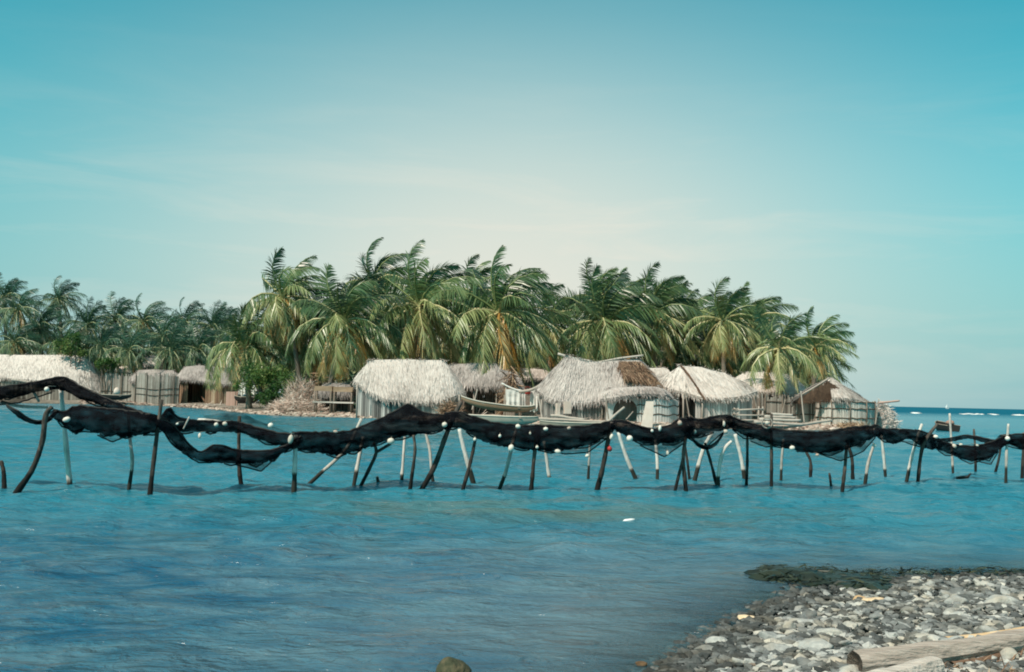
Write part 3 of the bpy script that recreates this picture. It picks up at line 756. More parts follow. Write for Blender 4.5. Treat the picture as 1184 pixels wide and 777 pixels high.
# 1. the long hut
h1, _ = hut('long hut with a broad pale straw roof and grey board walls, biggest front roof',
    [(425, 420, 408, 440, 1.9), (425, 417, 425, 451, .9), (433, 416, 446, 462, 0), (470, 416, 480, 464, 0), (510, 417, 512, 463, 0), (515, 418, 527, 457, .7), (516, 420, 538, 453, 1.9)],
    66, 2.3, seed=41, tone=.72, wtone=.32, posts=((413, 444), (531, 456)))
# 2. grey hut behind
hut('low grey thatched hut half hidden behind the right end of the long hut',
    [(520, 422, 508, 441, 1.4), (524, 421, 520, 445, .2), (548, 420, 548, 447, 0), (572, 420, 574, 447, 0), (582, 423, 592, 452, 1.2)],
    71, 1.8, 'thatch_grey', seed=42, tone=.6, wtone=.25, wallmat='reed', wall_w=.09, fronts=False, posts=((521, 449), (548, 449), (574, 449)))
# 2b. scrap of roof far behind
hut('small far roof peeking between the biggest palm and the saddle-roofed hut',
    [(601, 427, 597, 434, .5), (604, 426, 604, 437, 0), (630, 427, 634, 437, 0), (633, 429, 639, 434, .5)], 84, 1.5, 'thatch', seed=43, tone=.6, wtone=.2, wallmat='reed', wall_w=.12)
# 3. saddle roof
def brown(u, v, t, r):
    return t - .3 * max(0, min(1, (u - .45) * 3)) * (1 - v * .55) - (.1 if v < .3 else 0)
h3, _ = hut('hut with a sagging saddle-shaped grey straw roof, brown at its right end',
    [(654, 413, 619, 450, 1.9), (655, 411, 632, 459, .7), (662, 412, 647, 464, 0), (678, 417, 672, 466, 0), (695, 418, 696, 464, 0), (717, 416, 724, 459, 0), (738, 415, 748, 449, .4), (742, 416, 766, 446, 1.9)],
    64, 2.2, 'thatch_grey', seed=44, tone=.80, tone_fn=brown, wtone=.24, posts=((626, 462), (696, 464)), wskip=())
mb = MB(); a, b = W(686, 420, 66.3), W(744, 411, 66.0)
mb.tube(spline([a, a.lerp(b, .5) + Vector((0, 0, .05)), b], 8), .07, 7, .7, wob=.1); mb.build('ridge_pole', M['wood'], h3, True)
mb = MB(); a, b = W(645, 409, 66.2), W(684, 418, 66.2)
mb.tube(spline([a, a.lerp(b, .5) + Vector((0, 0, -.05)), b], 8), .08, 7, .8, wob=.1); mb.build('ridge_pole', M['wood'], h3, True)
mb = MB(); r = random.Random(5)
for k in range(1700):      # dried palm fronds hung over the right end
    u, v = r.random(), r.random()
    p = W(716 + 24 * u + 22 * v * u + 4 * v, 417.5 + 28 * v * (.55 + .45 * u), 65.75 - 1.6 * v * (1 - .4 * u))
    d = Vector((r.gauss(.35, .35), r.gauss(-.35, .25), r.gauss(-.7, .3))).normalized()
    mb.blade(p, d, Vector((r.uniform(.3, 1), r.uniform(-.6, .6), 0)).normalized(), r.uniform(.3, .8), .07, min(1, max(0, r.gauss(.42, .2))), droop=.2)
mb.build('dried_fronds', M['frond_dry'], h3)
# left sweep of that roof: a long bent pole
mb = MB(); mb.tube(spline([W(600, 453, 66.5), W(616, 450, 66.2), W(632, 440, 66), W(640, 431, 66)], 12), [.10] * 13, 7, .62, wob=.12); mb.build('awning_pole', M['wood'], h3, True)
# 4. cream gabled hut
h4, _ = hut('hut with a cream hipped roof, a dark seam down its edge and whitish boards',
    [(785, 425, 756, 443, 2.0), (785, 423, 782, 451, .9), (786, 423, 811, 459, 0), (812, 425, 836, 460, .1), (838, 431, 862, 457, .6), (846, 436, 876, 452, 1.5)],
    65.5, 2.1, seed=45, tone=.82, wtone=.54, posts=((790, 455), (812, 461)), wskip=((1.45, 2.6),))
mb = MB(); a, b = W(787, 422.5, 67.5), W(812, 459, 65.4); r = random.Random(8)
for k in range(120):
    t = r.random(); p = a.lerp(b, t) + Vector((r.gauss(0, .03), -.03, .08 * math.sin(math.pi * t) + .05))
    mb.blade(p, (b - a).normalized(), Vector((.8, -.5, .3)).normalized(), .4, .09, r.uniform(.0, .3))
mb.build('roof_seam', M['frond_dry'], h4)
# 5. shed behind
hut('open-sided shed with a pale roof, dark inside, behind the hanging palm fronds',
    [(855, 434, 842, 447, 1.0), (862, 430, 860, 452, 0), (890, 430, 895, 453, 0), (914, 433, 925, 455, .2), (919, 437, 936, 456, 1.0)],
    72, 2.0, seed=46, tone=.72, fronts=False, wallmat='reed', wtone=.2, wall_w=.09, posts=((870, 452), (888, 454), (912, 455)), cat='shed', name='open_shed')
# 6. peaked end hut
c6 = W(977, 470, 67.6); g6 = gz(c6.x, c6.y)
h6 = empty('thatched_hut', (c6.x, c6.y, g6), 'peaked hut at the right end with a round pale reed wall and dark gable', 'hut', 'thatched huts')
roof(h6, [(957, 438, 962, 459, .15), (959, 437.5, 972, 459, 0), (961, 437, 986, 461, .2), (963, 438, 1000, 465, .8), (964, 440, 1010, 468, 2.0)], 65.6, 2.0, M['thatch'], 47, tone=.66)
roof(h6, [(957, 438, 917, 461, 3.4), (957, 438, 917, 461.5, 1.0)], 65.6, 2.0, M['thatch_grey'], 48, name='roof', back=False, tone=.5)
rad = 33 * 67.6 / F
arc = [(c6.x + rad * math.cos(R(q)), c6.y + rad * math.sin(R(q)) * .9) for q in range(172, 372, 8)]
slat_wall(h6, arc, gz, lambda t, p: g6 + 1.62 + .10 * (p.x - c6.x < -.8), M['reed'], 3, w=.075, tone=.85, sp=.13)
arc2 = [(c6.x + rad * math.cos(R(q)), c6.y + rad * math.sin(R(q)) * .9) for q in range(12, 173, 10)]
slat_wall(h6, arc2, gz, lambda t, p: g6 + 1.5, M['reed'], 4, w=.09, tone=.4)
for hh in (.5, 1.12, 1.56):
    mb = MB(); rr = rad + .05
    mb.tube([(c6.x + rr * math.cos(R(q)), c6.y + rr * math.sin(R(q)) * .9 - .01, g6 + hh + .03 * math.sin(q)) for q in range(176, 366, 9)], .035, 6, .25, wob=.15)
    mb.build('band', M['wood'], h6, True)
for q in (200, 228, 262, 296, 325):
    mb = MB(); x, y = c6.x + (rad + .1) * math.cos(R(q)), c6.y + (rad + .1) * math.sin(R(q)) * .9
    mb.tube([(x, y, g6 - .2), (x + .03, y, g6 + 1.1), (x - .02, y, g6 + 1.68)], [.045, .04, .035], 6, .4, wob=.15); mb.build('post', M['wood'], h6, True)
for dy in (.3, 2.2):
    mb = MB(); mb.tube(spline([W(916, 462, 66.6 + dy), W(938, 450, 66.6 + dy), W(959, 437, 66.9 + dy * .6)], 8), .06, 6, .6, wob=.1); mb.build('rafter', M['wood'], h6, True)
mb = MB(); r = random.Random(17)   # dark blades fill the open gable, painting in its inner shade
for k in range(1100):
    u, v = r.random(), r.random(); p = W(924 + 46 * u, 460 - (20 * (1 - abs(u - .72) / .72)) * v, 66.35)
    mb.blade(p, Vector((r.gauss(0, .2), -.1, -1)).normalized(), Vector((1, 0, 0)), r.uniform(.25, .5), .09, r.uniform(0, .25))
mb.build('gable_shade', M['frond_dry'], h6)

hut('pale roof showing low behind, between the saddle-roofed hut and the cream-gabled hut', [(742, 427, 739, 437, .6), (746, 425, 746, 441, 0), (768, 425, 770, 441, 0), (772, 427, 776, 437, .6)], 73, 1.6, 'thatch', seed=49, tone=.66, wtone=.25, wallmat='reed', wall_w=.12)
hut('sagging lean-to of grey thatch at the right side of the low grey hut', [(578, 430, 572, 444, .6), (582, 428, 582, 450, 0), (596, 431, 600, 453, 0), (600, 434, 606, 449, .7)], 70, 1.3, 'thatch_grey', seed=50, tone=.5, wtone=.22, wallmat='reed', wall_w=.1, fronts=False, cat='lean-to', name='lean_to', group='lean-tos')
hut('low grey lean-to with a ragged roof between the low tables and the long hut', [(372, 446, 366, 455, .5), (376, 443, 376, 458, 0), (400, 442, 402, 457, 0), (404, 444, 408, 454, .5)], 72.5, 1.3, 'thatch_grey', seed=58, tone=.42, wtone=.2, wallmat='reed', wall_w=.1, fronts=False, cat='lean-to', name='lean_to', group='lean-tos')
# ---- huts of the far headland
hA, _ = hut('long white roofed hut at the far left with a grey ragged hip end',
    [(-60, 412, -66, 436, .5), (-40, 411, -45, 437, 0), (10, 410, 8, 437, 0), (70, 410.5, 72, 441, 0), (88, 412, 88, 446, 0), (101, 413, 106, 453, .4), (104, 415, 118, 456, 1.3), (104, 417, 130, 455, 3)],
    104, 3.0, 'thatch', seed=51, tone=.84, tone_fn=lambda u, v, t, r: t - (.38 if u > .60 else 0) - (.25 if .44 < u < .50 and v > .4 and r.random() < .6 else 0), wtone=.3, wallmat='reed', wall_w=.14, dens=40, group='huts of the far headland')
hC, _ = hut('small reed hut with a dark doorway and brown slatted wall',
    [(212, 426, 204, 437, 1), (214, 424, 208, 439, 0), (230, 422, 231, 440, 0), (248, 424, 256, 444, 0), (258, 428, 270, 444, .6), (259, 430, 274, 441, 2)],
    102, 2.4, 'thatch_grey', seed=52, tone=.62, wallmat='frond_dry', wtone=.6, wall_w=.12, wskip=((1.6, 3.4),), dens=45, group='huts of the far headland')
def scrap_hut(label, x0, x1, yr, ye, Y, seed, tone=.7):
    return hut(label, [(x0 + 2, yr + 1, x0 - 1, ye - 1, .8), (x0 + 4, yr, x0 + 2, ye, 0), (x1 - 4, yr, x1 - 2, ye, 0), (x1 - 2, yr + 1, x1 + 2, ye - 1, .8)], Y, 1.6, 'thatch', seed=seed, tone=tone, wallmat='reed', wtone=.3, wall_w=.15, dens=40, group='huts of the far headland')
scrap_hut('tiny pale roof among the palms left of the reed hut doorway', 166, 189, 411, 421, 107, 53)
scrap_hut('pale roof corner under arching fronds right of the reed hut', 250, 276, 412, 421, 106, 54)
hut('low grey reed hut with a rounded roof behind the middle of the reed fence', [(156, 432, 148, 440, .8), (160, 428, 158, 441, 0), (180, 427, 180, 441, 0), (200, 428, 204, 441, 0), (204, 431, 211, 440, .8)], 103.2, 1.8, 'thatch_grey', seed=57, tone=.6, wallmat='reed', wtone=.3, wall_w=.15, dens=45, group='huts of the far headland')
scrap_hut('whitish roof scrap above the middle of the reed fence', 134, 150, 423, 430, 106.5, 55, .85)

# ---- reed fences
def fence(label, x0, x1, yt, Y, seed, tone, bands, mat='reed', w=.09, bow=0, h=None):
    a, b = W(x0, 465, Y), W(x1, 465, Y); n = 10; poly = [(a.x + (b.x - a.x) * i / n, a.y + (b.y - a.y) * i / n - bow * math.sin(math.pi * i / n)) for i in range(n + 1)]
    m = ((a + b) / 2); root = empty('reed_fence', (m.x, m.y, gz(m.x, m.y)), label, 'fence', 'reed fences')
    top = W((x0 + x1) / 2, yt, Y).z
    slat_wall(root, poly, gz, lambda t, p: top + .12 * mnoise.noise(Vector((p.x * .7, 1, seed))), M[mat], seed, name='reed_panel', w=w, tone=tone, jit=.2, sp=.17)
    for bz_ in bands:
        mb = MB(); mb.tube([(p[0], p[1] - .07, gz(p[0], p[1]) + bz_ + .03 * math.sin(i)) for i, p in enumerate(poly)], .035, 5, .1); mb.build('rail', M['wood'], root)
    for i in range(0, n + 1, 3):
        p = poly[i]; mb = MB(); mb.tube([(p[0], p[1] - .12, gz(*p) - .2), (p[0] + .03, p[1] - .1, top + .15)], .05, 6, .4, wob=.1); mb.build('post', M['wood'], root)
fence('pale brown reed fence running right from the long white roofed hut', 116, 156, 433, 105, 6, .5, (1.0,))
fence('grey reed fence with one dark rail, left of the dark hut doorway', 156, 206, 433, 101.5, 7, .48, (.9, 1.5), bow=.6)
fence('short dark reed fence closing the gap between the cream-gabled hut and the open shed', 866, 886, 456, 69.5, 9, .3, (.7,))
fence('dark reed fence between the open shed and the peaked end hut', 884, 948, 459, 68, 8, .28, (.6, 1.4), bow=.2)
#@@PART3
# ------------------------------------------------------------------ poles in the lagoon
POLES = [
 # label, photo outline from top to foot, radius in photo px, bark, (extra fork branches)
 ('short dark stub at the left picture edge beside the curved dark pole', [(1, 533), (4, 545), (5, 563)], 3.2, 'd'),
 ('curved dark pole leaning right at far left, holding the end of the net', [(60, 471), (53, 480), (49, 510), (38, 542), (19, 570)], 4.0, 'd'),
 ('pale pole at far left with an oval float, rising above the black net peak', [(70, 446), (73, 478), (77, 520), (81, 563)], 3.4, 'w'),
 ('thin mottled pole between the pale pole and the straight dark pole on the left', [(148, 470), (150, 505), (153, 535), (149, 566)], 2.6, 'm'),
 ('straight dark pole under the left knot of the nets', [(187, 462), (182, 498), (177, 540), (173, 575)], 3.2, 'd'),
 ('dark upright pole passing behind the sagging lower net', [(277, 481), (276, 515), (277, 545), (279, 562)], 3.0, 'd'),
 ('stout white straight pole with an upright float at its head', [(342, 503), (341, 535), (340, 569)], 3.6, 'w'),
 ('pale stick leaning far right through the net, left of the forked dark pole', [(418, 484), (405, 512), (390, 530), (372, 546), (357, 560)], 2.6, 'm'),
 ('white slanted pole just left of the forked dark pole', [(420, 505), (416, 525), (409, 562)], 2.8, 'w'),
 ('dark forked pole with a short branch to the right ending at a float', [(432, 512), (435, 523), (428, 540), (416, 564)], 2.6, 'd', [[(435, 523), (452, 513)]]),
 ('short brown stub just above the water right of the forked dark pole', [(436, 551), (437, 556), (438, 562)], 2.4, 'm'),
 ('thin white pole with a green foot between the forked pole and the kinked dark one', [(468, 505), (466, 535), (464, 561)], 2.4, 'w'),
 ('kinked thin dark pole left of the long leaning dark pole', [(478, 503), (480, 520), (477, 545), (474, 567)], 2.5, 'd'),
 ('pale pole leaning left behind the long leaning dark pole', [(492, 500), (497, 520), (499, 545), (501, 560)], 2.4, 'm'),
 ('long thick dark pole leaning right, top poking above the net before the canoe bow', [(533, 464), (517, 500), (502, 540), (488, 565)], 3.6, 'd'),
 ('white pole slanting left, crossing a thin dark one under the canoe', [(531, 496), (538, 525), (547, 557)], 3.3, 'w'),
 ('thin dark pole crossing the white slanting pole under the canoe', [(550, 505), (545, 530), (535, 567)], 2.6, 'd'),
 ('mottled pole slanting right with a float at its upper end, below the canoe', [(598, 492), (591, 520), (585, 545), (578, 564)], 2.7, 'm'),
 ('dark straight pole in front of the long driftwood logs, below the net', [(620, 508), (617, 535), (614, 568)], 3.0, 'd'),
 ('pale pole with a dark foot right beside the dark straight pole', [(629, 510), (632, 530), (636, 558)], 2.6, 'w'),
 ('slim pinkish pole standing alone below the net in front of the saddle-roofed hut', [(682, 515), (681, 535), (680, 556)], 1.9, 'm'),
 ('thick dark pole in front of the saddle-roofed hut, beside the red float', [(708, 488), (704, 505), (697, 540), (690, 568)], 3.5, 'd'),
 ('white pole slanting left, right of the red float and big round float', [(715, 500), (724, 528), (735, 554)], 2.7, 'w'),
 ('white upright pole with dark foot under the deepest part of the middle net', [(758, 508), (760, 535), (760, 556)], 2.5, 'w'),
 ('dark forked pole spreading into two feet below the cream-gabled hut', [(793, 505), (790, 530), (793, 567)], 2.8, 'd', [[(790, 530), (781, 565)]]),
 ('thin dark pole right behind the dark forked one', [(792, 515), (795, 535), (797, 553)], 2.0, 'd'),
 ('white pole leaning right in front of the cream-gabled hut', [(824, 500), (813, 520), (803, 556)], 3.2, 'w'),
 ('thin dark pole leaning left between two white poles', [(815, 512), (822, 535), (829, 563)], 2.3, 'd'),
 ('bent white pole with a curved top right of the thin dark leaning pole', [(846, 510), (836, 522), (831, 545), (830, 564)], 2.8, 'w'),
 ('white pole leaning left close to a thin dark upright, below the stick crate', [(850, 502), (857, 530), (861, 554)], 2.8, 'w'),
 ('thin dark upright pole touching the white pole below the stick crate', [(864, 504), (864, 535), (863, 560)], 2.2, 'd'),
 ('tall dark upright pole with a small hoop tied at the net, before the stacked timbers', [(892, 478), (892, 520), (892, 563)], 2.4, 'd'),
 ('faint pale pole behind the net just right of the tall hooped pole', [(906, 508), (904, 530), (903, 555)], 1.9, 'm'),
 ('dark hooked pole under the deep right net', [(929, 518), (937, 533), (937, 555)], 2.3, 'd'),
 ('short dark stub in the water between two dark poles on the right', [(959, 547), (961, 562)], 1.8, 'd'),
 ('dark pole with a knobbly foot, slanting, in front of the peaked hut', [(979, 515), (977, 540), (974, 567)], 2.6, 'd'),
 ('dark pole bulging at its waterline, right of the knobbly footed pole', [(979, 510), (985, 530), (986, 554)], 2.4, 'd'),
 ('pale pole leaning right with a float at its head, before the peaked hut end', [(1011, 513), (1004, 535), (1000, 560)], 2.3, 'm'),
 ('slim pale pole slanting left below the white brush heap', [(1019, 503), (1022, 530), (1024, 553)], 2.2, 'w'),
 ('pale pole leaning right, paired with a dark one, on the right water', [(1066, 490), (1055, 525), (1048, 558)], 2.4, 'w'),
 ('dark pole beside the pale leaning one on the right water', [(1084, 490), (1067, 516), (1061, 560)], 2.6, 'd'),
 ('thin pole behind the right net whose tip points at the small boat', [(1098, 478), (1100, 510), (1102, 549)], 1.8, 'm'),
 ('thin short pole right of the small moored boat', [(1126, 496), (1128, 525), (1128, 547)], 1.8, 'd'),
 ('thin dark slanting pole near the right picture edge', [(1158, 510), (1155, 530), (1151, 546)], 1.8, 'd'),
 ('thin pale upright pole near the right picture edge', [(1166, 490), (1164, 520), (1163, 557)], 1.9, 'm'),
 ('dark pole cut by the right picture edge', [(1184, 500), (1183, 525), (1182, 552)], 2.2, 'd'),
]
for k, P in enumerate(POLES):
    lab, pts, rp, kind = P[:4]
    ft = G(*pts[-1]); Y = ft.y; r = random.Random(k + 70)
    lean = r.uniform(-.12, .12); n0 = len(pts)
    wp = [W(x, y, Y + lean * (1 - i / (n0 - 1))) for i, (x, y) in enumerate(pts)]
    foot = wp[-1] + (wp[-1] - wp[-2]).normalized() * .6; foot.z = min(foot.z, -.4)
    path = spline(wp + [foot], 16); rr = rp * Y / F * .86
    mb = MB(); base = {'d': .46, 'w': .80, 'm': .60}[kind]
    def tn(p): # dark wet and weedy foot, bleached above
        return base + .12 * mnoise.noise(p * 3 + Vector((k, 0, 0))) - (1.35 if p.z < .20 + .10 * mnoise.noise(p * 6) + .05 * math.sin(k * 2.3) else 0) + (.1 if p.z > .6 else 0)
    mb.tube(path, [rr * (1.12 - .35 * i / 16) * (1 + .12 * r.uniform(-1, 1)) for i in range(17)][::-1], 9, tones=[tn(p) for p in path], wob=.07)
    for br in (P[4] if len(P) > 4 else []):
        q = [W(x, y, Y) for x, y in br]
        if br[-1][1] > 555: q.append(q[-1] + Vector((-.1, 0, -.5)))
        qs = spline(q, 6); mb.tube(qs, [rr * .8] * 7, 7, tones=[tn(p) for p in qs], wob=.08)
    o = mb.build_local('mooring_pole', M['pole_dark' if kind == 'd' else 'pole_pale'], (ft.x, ft.y, 0), True)
    tag(o, lab, 'pole', 'net poles in the lagoon')
# loose sticks across the poles at far left
def stick(label, pts, rp, Y, mat='pole_pale', tone=.6, cat='stick', name='driftwood_stick', group=None):
    wp = [W(x, y, Y + (q[0] if q else 0)) for x, y, *q in pts]; mb = MB()
    mb.tube(spline(wp, 10), [rp * Y / F * (1 - .03 * i) for i in range(11)], 8, tone, wob=.08)
    return tag(mb.build_local(name, M[mat], wp[0], True), label, cat, group)
YL = G(60, 566).y
stick('pale horizontal stick lashed to the top of the curved dark pole', [(2, 465, .1), (25, 470), (55, 471, -.05)], 2.2, YL)
stick('bent grey stick poking up above the upper left net', [(14, 439, .2), (33, 442, .1), (37, 450), (45, 464, -.1)], 2.0, YL, tone=.5)
stick('short light stick caught in the knot of the nets', [(219, 482), (212, 496)], 1.1, G(200, 572).y - .2)
stick('white horizontal pole laid across the upper net right of the knot', [(230, 486, .2), (248, 487), (263, 490)], 2.6, G(276, 562).y + .3, tone=.75)

# ------------------------------------------------------------------ black nets slung over the poles
FRONT = [(-60, 562), (20, 570), (81, 567), (173, 575), (278, 566), (340, 569), (416, 565), (488, 566), (535, 567), (614, 568), (690, 568), (793, 567), (863, 561), (892, 563), (974, 567), (1060, 560), (1110, 552), (1163, 557), (1260, 560)]
FY = [(x, G(x, y).y) for x, y in FRONT]
def netY(x):
    for (a, ya), (b, yb) in zip(FY[:-1], FY[1:]):
        if a <= x <= b: return ya + (yb - ya) * (x - a) / (b - a)
    return FY[-1][1]
def interp(pts, x):
    for (a, ya), (b, yb) in zip(pts[:-1], pts[1:]):
        if a <= x <= b:
            t = (x - a) / (b - a); return ya + (yb - ya) * t
    return pts[0][1] if x < pts[0][0] else pts[-1][1]
def net(label, top, bot, seed, dy=0.0, depth=.22, rough=1.0, sheer=None, rope=True):
    """a bundled net: a closed, folded tube of mesh hanging between its upper and lower outline"""
    x0, x1 = top[0][0], top[-1][0]; n = max(8, int((x1 - x0) / 2.2)); mt = 18; vs = []
    xm = (x0 + x1) / 2; org = W(xm, interp(top, xm), netY(xm) + dy)
    root = empty('fishing_net', org, label, 'net', 'black fishing nets')
    mb = MB(); edge = []
    for i in range(n + 1):
        x = x0 + (x1 - x0) * i / n; Y = netY(x) + dy
        yt = interp(top, x) + rough * 1.0 * mnoise.noise(Vector((x * .11, seed, 0))) + rough * 1.2 * mnoise.noise(Vector((x * .35, seed, 4))) + rough * .9 * mnoise.noise(Vector((x * .9, seed, 5)))
        yb = interp(bot, x) + rough * 1.3 * mnoise.noise(Vector((x * .10, seed, 7))) + rough * 1.6 * mnoise.noise(Vector((x * .33, seed, 9))) + rough * 1.1 * mnoise.noise(Vector((x * .85, seed, 11)))
        yb = max(yb, yt + 1.2)
        a, b = W(x, yt, Y), W(x, yb, Y); h = a.z - b.z; taper = min(1, h / .12)
        edge.append(a + Vector((0, -.01, 0)))
        for j in range(mt):
            q = 2 * math.pi * j / mt
            s_ = .5 - .5 * math.cos(q)                    # 0 top, 1 bottom
            side = math.sin(q)
            dd = depth * taper * side * (.75 + .25 * math.sin(s_ * 3)) + .10 * taper * mnoise.noise(Vector((x * .06, s_ * 8 + side, seed))) + .06 * taper * mnoise.noise(Vector((x * .3, s_ * 6 + side * 2, seed + 3)))
            c = a.lerp(b, s_)
            vs.append(c + Vector((0, -dd, 0)))
    fs = []
    for i in range(n):
        for j in range(mt):
            j2 = (j + 1) % mt; fs.append((i * mt + j, i * mt + j2, (i + 1) * mt + j2, (i + 1) * mt + j))
    mb.add(vs, fs, .5)
    mb.build('net_body', M['net'], root, True)
    if rope:
        mb = MB(); mb.tube(edge[::2] if len(edge) > 6 else edge, .016, 5, .4); mb.build('head_rope', M['rope'], root)
    sheer = list(sheer or [])
    if depth > .15:                                   # thin single-layer tatters along both edges
        rs = random.Random(seed * 7); x = x0 + 4
        while x < x1 - 14:
            ln = rs.uniform(10, 30); xe = min(x + ln, x1 - 2); dp = rs.uniform(1.5, 4.5)
            if rs.random() < .75: sheer.append(([(x, interp(bot, x) - 1), ((x + xe) / 2, interp(bot, (x + xe) / 2) - 1), (xe, interp(bot, xe) - 1)], [(x, interp(bot, x) + .4), ((x + xe) / 2, interp(bot, (x + xe) / 2) + dp), (xe, interp(bot, xe) + .4)]))
            if rs.random() < .6: sheer.append(([(x, interp(top, x) - .3), ((x + xe) / 2, interp(top, (x + xe) / 2) - dp * .5), (xe, interp(top, xe) - .3)], [(x, interp(top, x) + 1.5), ((x + xe) / 2, interp(top, (x + xe) / 2) + 1.5), (xe, interp(top, xe) + 1.5)]))
            x = xe + rs.uniform(2, 16)
    for st, sb in sheer:
        mb = MB(); vs = []; k = max(6, int((st[-1][0] - st[0][0]) / 2)); m = 6
        for i in range(k + 1):
            x = st[0][0] + (st[-1][0] - st[0][0]) * i / k; Y = netY(x) + dy
            yt, yb = interp(st, x), interp(sb, x); yb = max(yb, yt + .3) + .5 * mnoise.noise(Vector((x * .2, seed, 2)))
            for j in range(m + 1):
                v = j / m; p = W(x, yt + (yb - yt) * v, Y)
                vs.append(p + Vector((0, .12 * math.sin(math.pi * v) + .05 * mnoise.noise(Vector((x * .12, v * 3, seed))), 0)))
        mb.add(vs, [(i * (m + 1) + j, (i + 1) * (m + 1) + j, (i + 1) * (m + 1) + j + 1, i * (m + 1) + j + 1) for i in range(k) for j in range(m)], .5)
        mb.build('net_skirt', M['sheer'], root, True)
        lo = [vs[i * (m + 1) + m] for i in range(k + 1)]
        mb = MB(); mb.tube(lo, .012, 5, .3); mb.build('foot_rope', M['rope'], root)
    return root
def smooth_pts(p, n=4):
    o = spline([(x, y, 0) for x, y in p], n * (len(p) - 1)); return [(v.x, v.y) for v in o]
sp_ = smooth_pts
net('upper left net peaking over the pale pole and falling away to the knot', sp_([(-50, 452), (0, 447), (40, 442), (73, 436), (92, 446), (130, 463), (160, 475), (190, 483)]), sp_([(-50, 466), (0, 462), (30, 456), (55, 451), (75, 452), (100, 463), (130, 473), (160, 482), (190, 489)]), 1, dy=.35, sheer=[([(-20, 460), (20, 455), (60, 450)], [(-20, 470), (20, 466), (60, 454)])])
net('thin rope-like net loop hanging at the far left from the curved pole', sp_([(8, 468), (22, 476), (36, 485), (52, 486), (66, 474)]), sp_([(8, 471), (22, 482), (36, 490), (52, 490), (66, 479)]), 2, dy=-.05, depth=.05, rough=.4)
net('thick bundled black net between the pale left pole and the knot', sp_([(62, 474), (75, 476), (88, 470), (110, 471), (150, 475), (186, 482), (194, 486)]), sp_([(62, 482), (72, 489), (82, 498), (90, 502), (96, 495), (118, 502), (143, 505), (170, 502), (194, 494)]), 3, dy=0, rough=1.5, sheer=[([(112, 500), (135, 503), (145, 504)], [(112, 503), (130, 511), (145, 505)])])
net('pointed black net tip and upper net band running right to the white pole', sp_([(184, 484), (190, 478), (196, 471), (203, 480), (215, 485), (250, 487), (280, 489), (310, 498), (345, 503)]), sp_([(184, 494), (196, 499), (212, 499), (250, 500), (276, 500), (300, 508), (325, 516), (345, 517)]), 4, dy=.3, sheer=[([(235, 481), (275, 475), (300, 487), (332, 499)], [(235, 487), (275, 491), (300, 497), (332, 502)])])
net('sagging lower net making a deep loop between the knot and the white pole', sp_([(184, 484), (200, 491), (214, 508), (231, 523), (250, 514), (275, 520), (305, 521), (325, 517), (348, 505)]), sp_([(184, 492), (200, 511), (216, 526), (240, 534), (275, 536), (305, 535), (322, 527), (348, 512)]), 5, dy=-.15, sheer=[([(272, 533), (300, 532), (325, 522)], [(272, 537), (302, 545), (325, 524)])])
net('long black net rising from the white pole to the peak before the long hut', sp_([(338, 500), (370, 500), (400, 499), (430, 488), (455, 477), (472, 467), (484, 474), (500, 479), (520, 480)]), sp_([(338, 519), (365, 523), (390, 526), (415, 521), (440, 512), (465, 505), (490, 502), (505, 499), (520, 497)]), 6, dy=0, rough=1.3, depth=.28)
net('sagging black net under the canoe, dotted with small bits, between leaning and straight dark poles', sp_([(514, 478), (528, 476), (545, 481), (565, 487), (590, 491), (625, 493)]), sp_([(514, 497), (530, 494), (545, 503), (560, 511), (585, 517), (625, 521)]), 7, dy=.05, rough=1.2, depth=.28)
net('wide black net before the driftwood logs, with a sheer green skirt', sp_([(618, 491), (650, 493), (680, 492), (702, 488), (712, 485)]), sp_([(618, 520), (640, 521), (660, 519), (685, 513), (700, 505), (712, 494)]), 8, dy=0, depth=.28, sheer=[([(630, 519), (655, 519), (685, 512), (703, 502)], [(630, 521), (655, 525), (680, 523), (703, 506)])])
net('heavy black net bunched below the arched doorway and white board', sp_([(704, 487), (716, 486), (730, 489), (748, 495), (768, 494), (782, 486), (800, 482)]), sp_([(704, 494), (716, 500), (732, 509), (750, 514), (772, 513), (790, 509), (800, 505)]), 9, dy=0, rough=1.5, depth=.3, sheer=[([(740, 511), (765, 512), (792, 508)], [(740, 515), (768, 528), (792, 512)])])
net('black net before the cream-gabled hut with a hanging loop under it', sp_([(793, 481), (808, 485), (825, 482), (840, 480), (848, 483)]), sp_([(793, 507), (808, 504), (825, 500), (838, 497), (848, 494)]), 10, dy=.05, depth=.25, sheer=[([(796, 504), (815, 502), (836, 496)], [(796, 507), (815, 518), (836, 500)])])
net('rope loop of net hanging below the cream-gabled hut', sp_([(799, 504), (806, 512), (817, 516), (828, 511), (837, 498)]), sp_([(799, 507), (806, 516), (817, 520), (828, 515), (837, 502)]), 11, dy=-.1, depth=.04, rough=.3)
net('longest sagging black net, below the timbers and the peaked hut', sp_([(843, 480), (860, 487), (880, 492), (905, 497), (935, 499), (962, 498), (985, 494), (1015, 492)]), sp_([(843, 494), (862, 504), (885, 511), (910, 519), (940, 524), (968, 522), (990, 515), (1015, 503)]), 12, dy=0, depth=.28, rough=1.2, sheer=[([(868, 505), (885, 510), (900, 514)], [(868, 510), (885, 517), (900, 515)]), ([(948, 522), (975, 520), (1000, 508), (1012, 503)], [(948, 525), (972, 533), (998, 522), (1012, 506)])])
net('black net bundle under the white brush heap with a small loop', sp_([(1012, 496), (1030, 496), (1052, 497), (1066, 498), (1076, 502), (1086, 507)]), sp_([(1012, 503), (1024, 510), (1036, 513), (1048, 508), (1062, 514), (1074, 519), (1086, 519)]), 13, dy=.05, rough=1.3, depth=.2)
